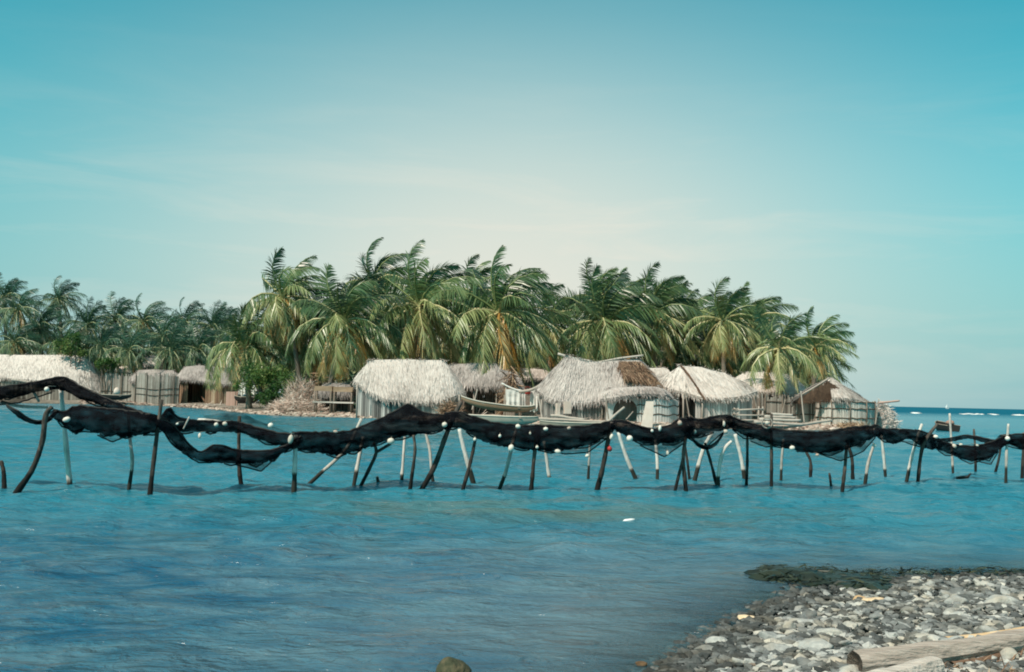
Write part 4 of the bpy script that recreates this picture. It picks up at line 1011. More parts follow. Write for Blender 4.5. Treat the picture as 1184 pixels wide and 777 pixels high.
net('black net sagging in front of the small moored boat', sp_([(1080, 507), (1094, 512), (1110, 515), (1125, 515), (1140, 513), (1152, 508), (1162, 504)]), sp_([(1080, 518), (1096, 524), (1112, 531), (1127, 533), (1142, 530), (1152, 522), (1162, 514)]), 14, dy=-.05, depth=.2, sheer=[([(1128, 530), (1145, 526), (1154, 519)], [(1128, 533), (1146, 537), (1154, 522)])])
net('thin upper strand of net arching past the small moored boat', sp_([(1084, 508), (1100, 506), (1118, 503), (1135, 506), (1150, 509), (1160, 506)]), sp_([(1084, 511), (1100, 511), (1118, 507), (1135, 511), (1150, 514), (1160, 511)]), 15, dy=.4, depth=.06, rough=.5)
net('black net leaving the picture at the right edge', sp_([(1156, 504), (1170, 502), (1184, 502), (1215, 505), (1250, 500)]), sp_([(1156, 514), (1170, 514), (1177, 518), (1190, 521), (1215, 520), (1250, 508)]), 16, dy=0, depth=.18)

# ------------------------------------------------------------------ floats on the nets
FLOATS = [
 (77, 485, 5.5, 3.6, 'w', 'oval white float lashed to the pale pole at far left'),
 (54, 450, 3.2, 3.2, 'w', 'round white float under the upper left net'),
 (205, 490, 2.0, 1.5, 'w', 'tiny white float on the knot of the nets'),
 (250, 491, 3.0, 3.0, 'w', 'first small float under the white horizontal pole'),
 (260, 490, 3.4, 3.0, 'w', 'slightly bigger float at the right tip of the white horizontal pole'),
 (231, 504, 2.2, 4.0, 'w', 'white float dangling inside the loop of the sagging lower net'),
 (313, 492, 3.8, 3.6, 'w', 'round white float on the sheer upper net left of the white pole'),
 (336, 508, 3.6, 6.5, 'w', 'upright oval float beside the head of the stout white pole'),
 (388, 499, 3.4, 2.0, 'o', 'flat tan float on top of the long rising net'),
 (452, 510, 5.0, 4.4, 'w', 'big white float on the branch of the dark forked pole'),
 (514, 491, 3.8, 3.6, 'w', 'round white float beside the long leaning dark pole'),
 (549, 508, 2.2, 2.6, 'w', 'small pale float at the head of the thin crossing dark pole'),
 (578, 504, 2.0, 2.4, 'w', 'tiny white float in the middle of the net under the canoe'),
 (591, 518, 4.0, 5.0, 'w', 'big white float at the lower net edge below the canoe'),
 (599, 493, 3.6, 3.0, 'w', 'round pale float on the net top right below the canoe'),
 (613, 501, 1.5, 2.0, 'w', 'tiny float on the net left of the wide net before the logs'),
 (621, 517, 2.2, 2.2, 'w', 'small float at the head of the dark straight pole'),
 (631, 496, 3.4, 2.6, 'w', 'pale float on the net top below the left end of the logs'),
 (645, 522, 4.4, 3.0, 'w', 'wide white float under the wide net before the logs'),
 (658, 495, 2.8, 2.2, 'o', 'tan float on the net top below the middle of the logs'),
 (679, 527, 3.0, 2.4, 'w', 'small float tied beside the slim pinkish pole'),
 (707, 505, 2.4, 4.2, 'w', 'white upright float hanging above the red float'),
 (705, 519, 3.2, 3.8, 'r', 'red float hanging from the thick dark pole'),
 (728, 507, 4.4, 4.4, 'w', 'biggest round white float, on the heavy bunched net'),
 (754, 498, 2.0, 2.2, 'w', 'little float on the bunched net, left of the upright one'),
 (763, 495, 2.2, 4.2, 'w', 'small upright float on the bunched net near the white board'),
 (772, 524, 2.0, 3.4, 'w', 'white float in the sheer skirt below the bunched net'),
 (786, 489, 3.2, 3.6, 'o', 'tan and white float on a ledge of net left of the cream-gabled hut'),
 (795, 493, 2.0, 2.4, 'w', 'small white float right of the tan and white one'),
 (803, 499, 2.8, 2.6, 'w', 'round white float just above the hanging rope loop'),
 (837, 490, 2.0, 4.0, 'w', 'thin upright float at the join left of the bent white pole'),
 (839, 499, 3.4, 3.2, 'w', 'round white float above the bent white pole'),
 (887, 489, 3.0, 2.8, 'w', 'float inside the small hoop of the tall dark pole'),
 (916, 518, 3.8, 3.2, 'w', 'white float at the lower edge of the longest sagging net'),
 (945, 526, 2.6, 2.0, 'o', 'small tan float at the lowest point of the longest net'),
 (1011, 515, 2.8, 2.6, 'w', 'white float at the head of the pale pole before the peaked hut end'),
 (1082, 505, 3.4, 2.6, 'w', 'flat white float on the right net, left of the moored boat'),
 (1103, 516, 3.4, 3.4, 'w', 'round white float on the net under the moored boat'),
 (1111, 514, 2.6, 1.6, 'w', 'small flat float right of the round one under the moored boat'),
 (1130, 515, 2.2, 1.4, 'w', 'tiny float along the right net beyond the moored boat'),
 (1165, 507, 3.2, 3.2, 'w', 'round white float near the right picture edge'),
]
for k, (x, y, rx, ry, kind, lab) in enumerate(FLOATS):
    Y = netY(x) - .30; c = W(x, y, Y); s_ = Y / F; r = random.Random(k)
    mb = MB(); V, Fc = ICO[2]; tl = r.uniform(-.4, .4); vs = []
    for p in V:
        q = Vector((p.x * rx * s_ * .86, p.y * min(rx, ry) * s_ * .86, p.z * ry * s_ * .86)); q *= 1 + .05 * mnoise.noise(p * 2 + Vector((k, 0, 0)))
        vs.append(c + Vector((q.x * math.cos(tl) - q.z * math.sin(tl), q.y, q.x * math.sin(tl) + q.z * math.cos(tl))))
    mb.add(vs, Fc, r.uniform(.4, .85) if kind == 'w' else .55)
    mb.tube([c + Vector((0, 0, ry * s_ * .8)), c + Vector((.0, .08, ry * s_ + .005)), c + Vector((0, .3, ry * s_ + .005))], .005, 5, .1)
    o = mb.build_local('net_float', M['red' if kind == 'r' else 'float' if kind == 'w' else 'brush'], c, True)
    tag(o, lab, 'float', 'floats on the nets')
mb = MB(); c = W(887, 489, netY(887) - .25)      # the hoop
mb.tube([c + Vector((.1 * math.cos(R(q)), 0, .1 * math.sin(R(q)))) for q in range(0, 361, 24)], .014, 6, .55, cap=False)
tag(mb.build_local('wire_hoop', M['wood'], c, True), 'small pale hoop hung on the net before the stacked timbers', 'hoop')

# ------------------------------------------------------------------ boats
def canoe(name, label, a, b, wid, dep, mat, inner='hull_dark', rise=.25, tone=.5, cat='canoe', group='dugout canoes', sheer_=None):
    """a dugout from end a to end b (world points at the gunwale)"""
    a, b = Vector(a), Vector(b); ax = (b - a); Ls = ax.length; ax.normalize(); sd = Vector((-ax.y, ax.x, 0)).normalized()
    m = (a + b) / 2; root = empty(name, (m.x, m.y, m.z - dep), label, cat, group)
    n, k = 18, 9; vo, vi = [], []
    for i in range(n + 1):
        t = i / n * 2 - 1; f = max(.03, (1 - abs(t) ** 2.6)) ; c = a.lerp(b, i / n) + Vector((0, 0, rise * t * t * abs(t)))
        for j in range(k + 1):
            q = math.pi * j / k; cx_, sz = math.cos(q), math.sin(q) ** .8
            vo.append(c + sd * (cx_ * wid / 2 * f) + Vector((0, 0, -dep * (.35 + .65 * f ** .6) * sz)))
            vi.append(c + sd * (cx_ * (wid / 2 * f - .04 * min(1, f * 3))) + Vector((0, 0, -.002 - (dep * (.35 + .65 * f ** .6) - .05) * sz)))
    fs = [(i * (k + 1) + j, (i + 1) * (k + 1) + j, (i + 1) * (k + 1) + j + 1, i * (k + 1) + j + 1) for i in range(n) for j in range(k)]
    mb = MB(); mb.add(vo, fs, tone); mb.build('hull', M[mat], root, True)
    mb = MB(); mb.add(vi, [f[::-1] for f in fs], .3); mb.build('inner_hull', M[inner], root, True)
    mb = MB()
    for j in (0, k): mb.tube([vo[i * (k + 1) + j] + Vector((0, 0, .01)) for i in range(n + 1)], .035, 6, tone + .22)
    mb.build('gunwale', M['hull_pale'], root, True)
    for t in (.3, .55, .78):
        c = a.lerp(b, t) + Vector((0, 0, -.06)); mb = MB(); mb.box(c, .18, wid * .9, .03, math.atan2(ax.y, ax.x), .6); mb.build('thwart', M['wood'], root)
    return root
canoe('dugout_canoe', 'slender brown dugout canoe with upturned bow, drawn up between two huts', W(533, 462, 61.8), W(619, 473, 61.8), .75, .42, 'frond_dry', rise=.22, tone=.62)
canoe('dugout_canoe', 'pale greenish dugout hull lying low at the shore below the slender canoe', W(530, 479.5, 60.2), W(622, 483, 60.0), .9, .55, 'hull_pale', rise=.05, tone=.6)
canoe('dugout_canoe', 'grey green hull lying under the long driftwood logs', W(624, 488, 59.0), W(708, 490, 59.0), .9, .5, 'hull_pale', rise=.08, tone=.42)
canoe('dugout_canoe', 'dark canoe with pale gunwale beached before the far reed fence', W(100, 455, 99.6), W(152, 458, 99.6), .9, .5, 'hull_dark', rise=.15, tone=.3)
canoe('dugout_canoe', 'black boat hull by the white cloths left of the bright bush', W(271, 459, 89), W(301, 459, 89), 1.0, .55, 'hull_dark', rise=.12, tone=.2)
mb = MB(); c = W(135, 453, 99.4); mb.rock(c, .35, .3, .42, 3, 2, .8, rough=.15)
tag(mb.build_local('sack', M['brush'], c, True), 'tan sack standing on the dark canoe before the far reed fence', 'sack')

# the small moored boat seen end on, and a far sail
bY = G(1103, 499.5).y; bo = G(1103, 499.5)
boat = empty('rowing_boat', (bo.x, bo.y, 0), 'small dark boat floating end on beyond the right net, loaded with reddish bundle', 'boat')
vs, vs_i = [], []; n, k = 12, 10; LB = 3.2
for i in range(n + 1):
    t = i / n; f = .80 + .2 * math.sin(math.pi * min(1, t * 1.1)) if t < .6 else max(.04, 1 - ((t - .6) / .4) ** 2 * .97)
    if t < .6: f = .86 + .14 * t / .6
    yy = bo.y + t * LB; xx = bo.x + .45 * t * .6; tp = .42 + .25 * t * t
    for j in range(k + 1):
        q = math.pi * j / k; cx_, sz = math.cos(q), abs(math.sin(q)) ** .7
        vs.append(Vector((xx + cx_ * .5 * f, yy, tp - (tp + .15) * sz)))
        vs_i.append(Vector((xx + cx_ * (.5 * f - .03), yy + .02, tp - .002 - (tp + .05) * sz)))
fs = [(i * (k + 1) + j, (i + 1) * (k + 1) + j, (i + 1) * (k + 1) + j + 1, i * (k + 1) + j + 1) for i in range(n) for j in range(k)]
mb = MB(); mb.add(vs, fs, .3); mb.add(vs[:k + 1], [tuple(range(k + 1))[::-1]], .35); mb.build('hull', M['hull_dark'], boat, True)
mb = MB(); mb.add(vs_i, [f[::-1] for f in fs], .3); mb.build('inner_hull', M['hull_dark'], boat, True)
mb = MB(); mb.tube([vs[i * (k + 1)] for i in range(n + 1)] + [vs[i * (k + 1) + k] for i in range(n, -1, -1)], .03, 6, .85); mb.build('gunwale', M['hull_dark'], boat, True)
mb = MB(); mb.rock((bo.x + .08, bo.y + .8, .58), .26, .4, .2, 5, 2, .2, rough=.2)
tag(mb.build_local('cloth_bundle', M['pink'], (bo.x, bo.y + .8, .3), True), 'reddish bundle heaped in the small moored boat', 'bundle')
sY = 1400; p = W(1095, 470.4, sY); p.z = 0
sb = empty('sailing_boat', p, 'tiny white sail far out on the horizon', 'sailing boat')
mb = MB(); mb.add([p + Vector(q) for q in ((-2.2, -.6, 1.1), (2.6, -.6, 1.3), (2.6, .6, 1.3), (-2.2, .6, 1.1), (-1.8, -.3, -.2), (1.9, -.3, -.2), (1.9, .3, -.2), (-1.8, .3, -.2))], [(0, 1, 2, 3), (7, 6, 5, 4), (0, 4, 5, 1), (1, 5, 6, 2), (2, 6, 7, 3), (3, 7, 4, 0)], .5); mb.build('hull', M['white'], sb)
mb = MB(); mb.add([p + Vector(q) for q in ((0.1, -.1, 1.6), (-2.4, .5, 1.7), (0.1, 0, 6.6), (.1, .05, 1.6), (-2.4, .62, 1.7), (.1, .1, 6.6))], [(0, 1, 2), (5, 4, 3), (0, 3, 4, 1), (1, 4, 5, 2), (2, 5, 3, 0)], .8); mb.build('sail', M['white'], sb)
mb = MB(); mb.tube([p + Vector((.15, 0, 1)), p + Vector((.15, 0, 6.9))], .07, 6, .5); mb.build('mast', M['wood'], sb)
# surf breaking on the outer reef
mb = MB(); r = random.Random(77)
for k in range(120):
    x = r.choice((r.uniform(1056, 1062), r.uniform(1112, 1138), r.uniform(1146, 1152), r.uniform(1174, 1190), r.uniform(1190, 1240))); q = G(x, 478.3 + (x - 1100) * .02 + r.gauss(0, .35))
    mb.rock((q.x, q.y, .02), r.uniform(.3, 1.5), r.uniform(.3, 1.2), r.uniform(.03, .13), k, 1, .8, rough=.25)
tag(mb.build('surf', M['white'], None, True), kind='stuff')
#@@PART4
# ------------------------------------------------------------------ things along the island shore
def gpt(px, Y, dz=0.0):
    p = W(px, 470, Y); return Vector((p.x, p.y, gz(p.x, p.y) + dz))
def beam(name, label, a, b, rad, mat='wood', tone=.6, cat='log', group=None, n=10, sag=0, kin=.04):
    a, b = Vector(a), Vector(b); r = random.Random(hash(label) % 1000 if False else len(label) * 7)
    mid = a.lerp(b, .5) + Vector((0, 0, -sag)); mb = MB()
    q = spline([a, a.lerp(mid, .5) + Vector((0, 0, r.uniform(-kin, kin))), mid, mid.lerp(b, .5) + Vector((0, 0, r.uniform(-kin, kin))), b], n)
    mb.tube(q, [rad * (1 + .15 * r.uniform(-1, 1)) * (1 - .25 * i / n) for i in range(n + 1)], 8, tone, wob=.06)
    o = mb.build_local(name, M[mat], a, True); return tag(o, label, cat, group)
beam('driftwood_log', 'longest pale log lying along the shore before the saddle-roofed hut', W(613, 483.5, 60.2), W(703, 488, 59.4), .11, tone=.62, group='logs along the shore')
beam('driftwood_log', 'shorter log resting above the longest one before the saddle-roofed hut', W(637, 480.5, 60.8), W(676, 485, 60.2), .09, tone=.66, group='logs along the shore')
beam('driftwood_log', 'pole leaning up to the right across the arched doorway', W(698, 491, 59.6), W(722, 471, 60.2), .10, tone=.62, group='logs along the shore')
beam('driftwood_stick', 'small stick leaning inside the arched doorway', W(724, 485, 61.0), W(732, 476, 61.4), .05, tone=.5, cat='stick')
# heap of timbers before the dark fence: each one a thing
for k, (x0, y0, x1, y1, lb) in enumerate([(872, 488, 930, 491, 'lowest timber of the heap before the dark reed fence'), (878, 485, 926, 486, 'middle timber of the heap before the dark reed fence'), (884, 481.5, 920, 483, 'upper timber of the heap before the dark reed fence'), (892, 479, 916, 480, 'short topmost timber of the heap before the dark reed fence'), (906, 494, 962, 486, 'long timber slanting up right from the heap to the peaked hut'), (868, 493, 905, 493.5, 'pale timber lying foremost of the heap, left end under the crate')]):
    beam('timber', lb, W(x0, y0, 61.2 - .15 * (5 - k)), W(x1, y1, 61.3 - .15 * (5 - k)), .10, tone=(.62, .7, .66, .74, .6, .72)[k], cat='timber', group='heaped timbers', kin=.02)
beam('driftwood_log', 'pinkish log lying at the foot of the whitish board wall of the cream-gabled hut', W(810, 486, 61.2), W(868, 487, 61.2), .16, 'brush', .62, group='logs along the shore')
for k, (x0, y0, x1, y1, Y, lb) in enumerate([
 (546, 474, 552, 450, 65, 'thin stick standing in front of the grey hut, above the canoe middle'),
 (627, 484, 622, 455, 62.5, 'upright pale stick at the left corner of the saddle-roofed hut'),
 (704, 488, 700, 456, 61.5, 'crooked upright post at the left side of the arched doorway'),
 (798, 487, 792, 452, 64, 'thin stick leaning against the dark opening of the cream-gabled hut'),
 (878, 488, 872, 458, 62, 'bare stick standing behind the stick crate'),
 (902, 489, 908, 462, 65.5, 'thin upright stick at the middle of the dark reed fence'),
 (930, 489, 926, 452, 65.5, 'taller upright stick at the right part of the dark reed fence'),
 (1012, 492, 1016, 462, 66, 'stick standing between the peaked hut wall and the white brush heap')]):
    beam('leaning_stick', lb, W(x0, y0, Y), W(x1, y1, Y + .2), .05, tone=rnd.uniform(.4, .75), cat='stick', group='sticks standing among the huts')
# stick crate
c = gpt(865, 61.4); cr = empty('stick_crate', c, 'open crate of grey sticks standing before the open shed', 'crate')
w_, d_, h_ = 1.5, 1.0, 1.15
for sx in (-1, 1):
    for sy in (-1, 1):
        mb = MB(); x, y = c.x + sx * w_ / 2, c.y + sy * d_ / 2; mb.tube([(x, y, c.z - .1), (x + .03, y, c.z + h_ + .1 + .12 * (sx > 0))], .05, 6, .6, wob=.1); mb.build('post', M['wood'], cr, True)
for j in range(4):
    z = c.z + .2 + j * .3
    for sy in (-1, 1):
        mb = MB(); mb.tube([(c.x - w_ / 2 - .1, c.y + sy * (d_ / 2 + .06), z), (c.x + w_ / 2 + .1, c.y + sy * (d_ / 2 + .06), z + (.12 if j == 3 else .02))], .042, 6, .6); mb.build('rail', M['wood'], cr, True)
    for sx in (-1, 1):
        mb = MB(); mb.tube([(c.x + sx * (w_ / 2 + .06), c.y - d_ / 2 - .1, z + .06), (c.x + sx * (w_ / 2 + .06), c.y + d_ / 2 + .1, z + .06)], .04, 6, .5); mb.build('rail', M['wood'], cr, True)

def brush_heap(name, label, px, py, rx, ry, Y, n, seed, mat='brush', tone=.6, up=.35, Ls=.7, cat='brush heap', wd=.05, group=None, core=True):
    r = random.Random(seed); c = W(px, py, Y); a, h = rx * Y / F, ry * Y / F; g = gz(c.x, c.y); mb = MB()
    if core: mb.rock((c.x, c.y, g - .05), a * .82, a * .6, (c.z + h - g) * .8, seed, 3, tone - .25, rough=.25)
    for k in range(n):
        q = r.uniform(0, 6.283); e = r.random() ** .7; t = math.sqrt(r.random())
        x = c.x + a * t * math.cos(q); y = c.y + a * .75 * t * math.sin(q); zt = g + (c.z + h - g) * (1 - t * t) ** .6 * (1 + .25 * mnoise.noise(Vector((x * 1.3, y * 1.3, seed))))
        z = g + (zt - g) * max(.2, e)
        d = Vector((r.gauss(0, 1), r.gauss(0, 1), r.gauss(up, .45))).normalized()
        s_ = d.cross(Vector((r.gauss(0, 1), r.gauss(0, 1), r.gauss(0, 1))))
        if s_.length < .1: continue
        mb.blade((x, y, z), d, s_.normalized(), Ls * r.uniform(.3, 1.2), wd * r.uniform(.6, 1.4), min(1, max(0, tone + r.gauss(0, .17))), droop=.15)
    o = mb.build_local(name, M[mat], (c.x, c.y, g)); return tag(o, label, cat, group)
brush_heap('brush_heap', 'pinkish heap of dead brush sloping down to the water by the bright bush', 343, 470, 33, 10, 72.5, 2200, 1, tone=.62, Ls=.6)
brush_heap('brush_heap', 'paler upright heap of dry stalks behind the pinkish heap', 350, 452, 22, 11, 75, 1300, 2, tone=.66, up=1.4, Ls=1.0)
brush_heap('brush_heap', 'white brush heap at the very right tip of the island', 1021, 478, 17, 14, 68, 1500, 3, 'thatch', .82, Ls=.5)
brush_heap('brush_heap', 'brown heap of dry fronds in the gap right of the grey hut', 591, 452, 9, 24, 69.5, 700, 4, 'frond_dry', .55, up=-.4, Ls=1.1, wd=.09)
brush_heap('brush_heap', 'low heap of dry sticks below the peaked hut wall', 985, 492, 20, 3, 64.6, 500, 5, 'frond_dry', .75, Ls=.6)
brush_heap('brush_heap', 'grey tangle of sticks under the eave between the long hut and the canoe bow', 520, 470, 12, 7, 64.2, 500, 6, 'frond_dry', .62, Ls=.9)
beam('driftwood_log', 'reddish plank lying on top of the white brush heap at the island tip', W(1015, 466, 67.6), W(1040, 463.5, 67.8), .08, 'pink', .6, group='logs along the shore')

# porch with arched doorway and wrapped mats
pc = gpt(735, 62.6); po = empty('mat_porch', pc, 'rounded porch of grey mats with a dark arched doorway, before the saddle-roofed hut', 'porch')
roof(po, [(700, 452, 694, 461, .6), (705, 449, 712, 459, 0), (735, 447, 738, 455, 0), (760, 447, 770, 456, .1), (766, 449, 780, 462, .8)], 62.2, 1.2, M['thatch_grey'], 61, tone=.74, back=False)
cx0 = W(756, 470, 63.9); rr = 27 * 63.9 / F
def arcw(r_, q0, q1, st, cx=None): return [(cx0.x + r_ * math.cos(R(q)), cx0.y + r_ * math.sin(R(q))) for q in range(q0, q1, st)]
slat_wall(po, arcw(rr, 218, 372, 7), gz, lambda t, p: pc.z + 1.55, M['cloth'], 62, name='mat_wall', w=.16, tone=.48, sp=.05, jit=.02)
for hh in (.5, 1.05, 1.5):
    mb = MB(); mb.tube([(x, y, pc.z + hh + .05 * math.sin(i)) for i, (x, y) in enumerate(arcw(rr + .06, 218, 372, 7))], .035, 6, .15); mb.build('band', M['wood'], po, True)
la, lb_ = W(702, 470, 62.9), W(745, 470, 62.9)     # the arch: grey mat with the doorway cut out
mb = MB(); n = 14; vs = []
for i in range(n + 1):
    q = math.pi * i / n; x = (la.x + lb_.x) / 2 - math.cos(q) * .82; z = pc.z + 1.45 * math.sin(q) ** .6
    xo = (la.x + lb_.x) / 2 - math.cos(q) * 1.22; zo = pc.z + .05 + 1.72 * min(1, math.sin(q) * 1.6) ** .8
    for yy in (0, .1): vs += [(x, la.y + yy, z - (.3 if i in (0, n) else 0)), (xo, la.y + yy, zo - (.3 if i in (0, n) else 0))]
fs = []
for i in range(n):
    b = i * 4; c4 = b + 4
    fs += [(b, c4, c4 + 1, b + 1), (b + 2, b + 3, c4 + 3, c4 + 2), (b, b + 2, c4 + 2, c4), (b + 1, c4 + 1, c4 + 3, b + 3)]
mb.add(vs, fs, .55); mb.build('door_arch', M['cloth'], po)
mb = MB()  # dark slats behind the arch, painting in the shade inside the doorway
for k in range(26):
    t = k / 25; x = la.x + (lb_.x - la.x) * t; mb.box((x, la.y + .6, pc.z + .75), .11, .04, 1.6, 0, .15 + .2 * rnd.random())
mb.build('doorway_shade', M['reed'], po)
mb = MB(); a, b = W(748, 492, 60.6), W(751, 464, 61.0)
vs = [a + Vector((-.38, 0, -.1)), a + Vector((.34, .02, -.1)), b + Vector((.26, 0, 0)), b + Vector((-.20, .02, .0))]
mb.add(vs + [v + Vector((0, .06, 0)) for v in vs], [(0, 1, 2, 3), (7, 6, 5, 4), (0, 4, 5, 1), (1, 5, 6, 2), (2, 6, 7, 3), (3, 7, 4, 0)], .82)
tag(mb.build_local('white_board', M['brush'], a), 'tall white board leaning against the mat wall right of the arched doorway', 'board')

# cloth shelter between canoe and saddle hut
sc = gpt(601, 68); sh = empty('cloth_shelter', sc, 'shelter hung with pale cloths between the grey hut and the saddle-roofed hut', 'shelter')
for x in (584, 601, 619):
    p = gpt(x, 67.4); mb = MB(); mb.tube([(p.x, p.y, p.z - .2), (p.x + .04, p.y, W(x, 446 if x == 584 else 450, 67.4).z)], .06, 7, .5, wob=.1); mb.build('post', M['wood'], sh, True)
mb = MB(); mb.tube(spline([W(580, 443, 67.3), W(592, 449, 67.3), W(604, 452, 67.3), W(622, 451, 67.3)], 10), .06, 7, .75, wob=.12); mb.build('beam', M['cloth'], sh, True)
def cloth(px0, px1, py0, py1, Y, seed, tone, parent=None, name='cloth', mat='cloth'):
    mb = MB(); n, m = 12, 8; vs = []
    for i in range(n + 1):
        for j in range(m + 1):
            u, v = i / n, j / m; p = W(px0 + (px1 - px0) * u, py0 + (py1 - py0) * v + (1.2 * math.sin(u * 9 + seed) if j == m else 0), Y)
            vs.append(p + Vector((0, .10 * v * math.sin(u * 17 + seed) + .05 * mnoise.noise(Vector((u * 4, v * 4, seed))), 0)))
    fs = [(i * (m + 1) + j, i * (m + 1) + j + 1, (i + 1) * (m + 1) + j + 1, (i + 1) * (m + 1) + j) for i in range(n) for j in range(m)]
    N_ = len(vs); mb.add(vs + [v + Vector((0, .02, 0)) for v in vs], fs + [tuple(q + N_ for q in f[::-1]) for f in fs], tone)
    return mb.build(name, M[mat], parent) if parent else mb.build_local(name, M[mat], vs[0])
cloth(585, 601, 450, 473, 67.3, 1, .62, sh); cloth(601, 608, 452, 472, 67.35, 2, .42, sh); cloth(613, 623, 452, 476, 67.2, 3, .75, sh)
mb = MB()
for k in range(30): mb.box((gpt(583, 68.2).x + 2.2 * k / 29, 68.2, sc.z + .7), .09, .04, 1.5, 0, .3 + .2 * rnd.random())
mb.build('back_screen', M['reed'], sh)
mb = MB(); c = W(610, 453, 67.0); mb.tube([c + Vector((0, 0, -.16)), c + Vector((0, 0, .0)), c + Vector((0, 0, .14))], [.17, .2, .22], 12, .8); mb.tube([c + Vector((.2 * math.cos(R(q)), 0, .12 + .22 * math.sin(R(q)))) for q in range(0, 181, 20)], .012, 5, .3)
tag(mb.build_local('red_bucket', M['red'], c, True), 'red bucket hanging from the pale beam of the cloth shelter', 'bucket')
# pale blue barrel glimpsed beyond
for k, (x, yb, lb) in enumerate([(656, 472, 'pale box standing on the logs before the saddle-roofed hut wall'), (645, 474, 'narrow pale board propped beside the pale box')]):
    mb = MB(); c = W(x, yb + 4, 61.4); mb.box((c.x, c.y, c.z + .25), .42 if k == 0 else .2, .3, .75, .2, .75, jit=.03); tag(mb.build_local('wooden_box' if k == 0 else 'board', M['brush'], c), lb, 'box' if k == 0 else 'board')

# benches / racks between the brush heap and the long hut
for k, (x0, x1, y, lb) in enumerate([(364, 384, 449, 'low brown table nearer the brush heap, left of the long hut'), (386, 408, 450, 'low brown table nearer the long hut')]):
    c = gpt((x0 + x1) / 2, 70); t = empty('low_table', c, lb, 'table', 'low tables by the long hut'); wd_ = (x1 - x0) * 70 / F; zt = W(x0, y, 70).z
    mb = MB(); mb.box((c.x, c.y, zt), wd_, .8, .34, 0, .75, jit=.04); mb.build('top', M['frond_dry'], t)
    mb = MB(); mb.box((c.x, c.y, (zt + c.z) / 2 - .1), wd_ + .2, .9, .10, 0, .85, jit=.02); mb.build('shelf', M['wood'], t)
    for sx in (-1, 1):
        for sy in (-1, 1):
            mb = MB(); mb.tube([(c.x + sx * wd_ * .45, c.y + sy * .36, c.z - .1), (c.x + sx * wd_ * .45, c.y + sy * .36, zt - .17)], .06, 6, .4); mb.build('leg', M['wood'], t, True)
r9 = random.Random(4)
brush_heap('brush_heap', 'pale dry frond pile behind the low tables under the palms', 366, 438, 16, 7, 78, 500, 9, 'frond_dry', .72, Ls=1.0, wd=.1)
# white cloths and a pink board by the far reed hut
tag(cloth(276, 285, 443, 457, 92, 4, .85, name='white_cloth'), 'white cloth hanging left of the other beside the pink board', 'cloth', 'white cloths by the bush')
tag(cloth(287, 297, 443, 457, 92, 6, .95, name='white_cloth'), 'white cloth hanging closest to the bright green bush', 'cloth', 'white cloths by the bush')
mb = MB(); a = gpt(268, 92.5)
for k in range(8): mb.box((a.x - .5 + k * .14, a.y, a.z + .62), .13, .04, 1.3 + .05 * rnd.random(), 0, .5 + .3 * rnd.random())
tag(mb.build_local('pink_board', M['pink'], a), 'pinkish plank panel between the brown reed hut and the white cloths', 'board')
mb = MB(); a, b = gpt(272, 92.3), gpt(300, 92.3); 
mb.tube([a + Vector((0, 0, 1.32)), a.lerp(b, .5) + Vector((0, 0, 1.28)), b + Vector((0, 0, 1.34))], .03, 5, .4)
for q in (a, b): mb.tube([q + Vector((0, 0, -.2)), q + Vector((0, 0, 1.4))], .05, 6, .4)
tag(mb.build_local('drying_line', M['wood'], a), 'stick frame carrying the two white cloths', 'drying frame')

# rubble along the waterline of the island
mb = MB(); r = random.Random(33)
for k in range(1500):
    x = r.uniform(90, 1040) if k > 350 else r.uniform(90, 310); base = G(x, interp([(0, 466), (100, 467.5), (180, 469), (240, 472.8), (275, 476.5), (300, 479.5), (345, 481.5), (400, 483), (460, 485), (530, 488), (620, 491), (700, 493), (800, 495), (900, 497), (985, 498), (1040, 497)], x))
    y = base.y + abs(r.gauss(0, 1.6)); xx = base.x * y / base.y
    z = isl_h(xx, y); s_ = r.uniform(.05, .17) * (1.7 if r.random() < .06 else 1)
    mb.rock((xx, y, z + s_ * .15), s_ * 1.3, s_, s_ * .6, k, 1, r.uniform(.05, .8), r.uniform(0, 3), .25, 0, 3)
tag(mb.build('shore_rubble', M['brush']), kind='stuff')
mb = MB()
for k in range(2400):
    x = r.uniform(100, 1035); Y = r.uniform(60, 72) if x > 300 else r.uniform(80, 100); p = gpt(x, Y)
    if isl_h(p.x, p.y) < .1: continue
    d = Vector((r.gauss(0, 1), r.gauss(0, 1), r.gauss(0, .15))).normalized(); mb.blade(p + Vector((0, 0, .03)), d, Vector((-d.y, d.x, .2)).normalized(), r.uniform(.3, 1.4), r.uniform(.03, .09), r.uniform(.3, 1), droop=.0)
tag(mb.build('beach_litter', M['brush']), kind='stuff')

# ------------------------------------------------------------------ the near beach
r = random.Random(21)
def ground_hit(px, py):
    z = 0.0
    for _ in range(6):
        p = G(px, py, z); z = beach_h(p.x, p.y)
    return Vector((p.x, p.y, z))
def stone(label, px, py, rx, ry, seed, mat='stone', tone=.6, rot=0, group=None, name='beach_stone', cat='stone', flat=.7, rough=.2, z=None, sub=3):
    g = ground_hit(px, py) if z is None else G(px, py, z)
    s_ = (g - EYE).length / F; mb = MB()
    mb.rock((g.x, g.y, g.z + ry * s_ * .35), rx * s_, rx * s_ * flat, ry * s_ * 1.05, seed, sub, tone - .04, rot, rough, 0, 5, .0)
    return tag(mb.build_local(name, M[mat], g, True), label, cat, group)
stone('rounded mossy rock breaking the water at the bottom edge, alone', 523, 779, 19, 13, 3, 'mossrock', .5, z=0.0, name='rock', cat='rock', flat=.9, rough=.12)
stone('biggest sunlit rounded stone at the left tip of the beach', 829, 745, 13, 7, 4, tone=.86, group='large beach stones')
stone('brown sided stone just below the biggest one at the left tip of the beach', 817, 755, 13, 6.5, 5, tone=.62, group='large beach stones')
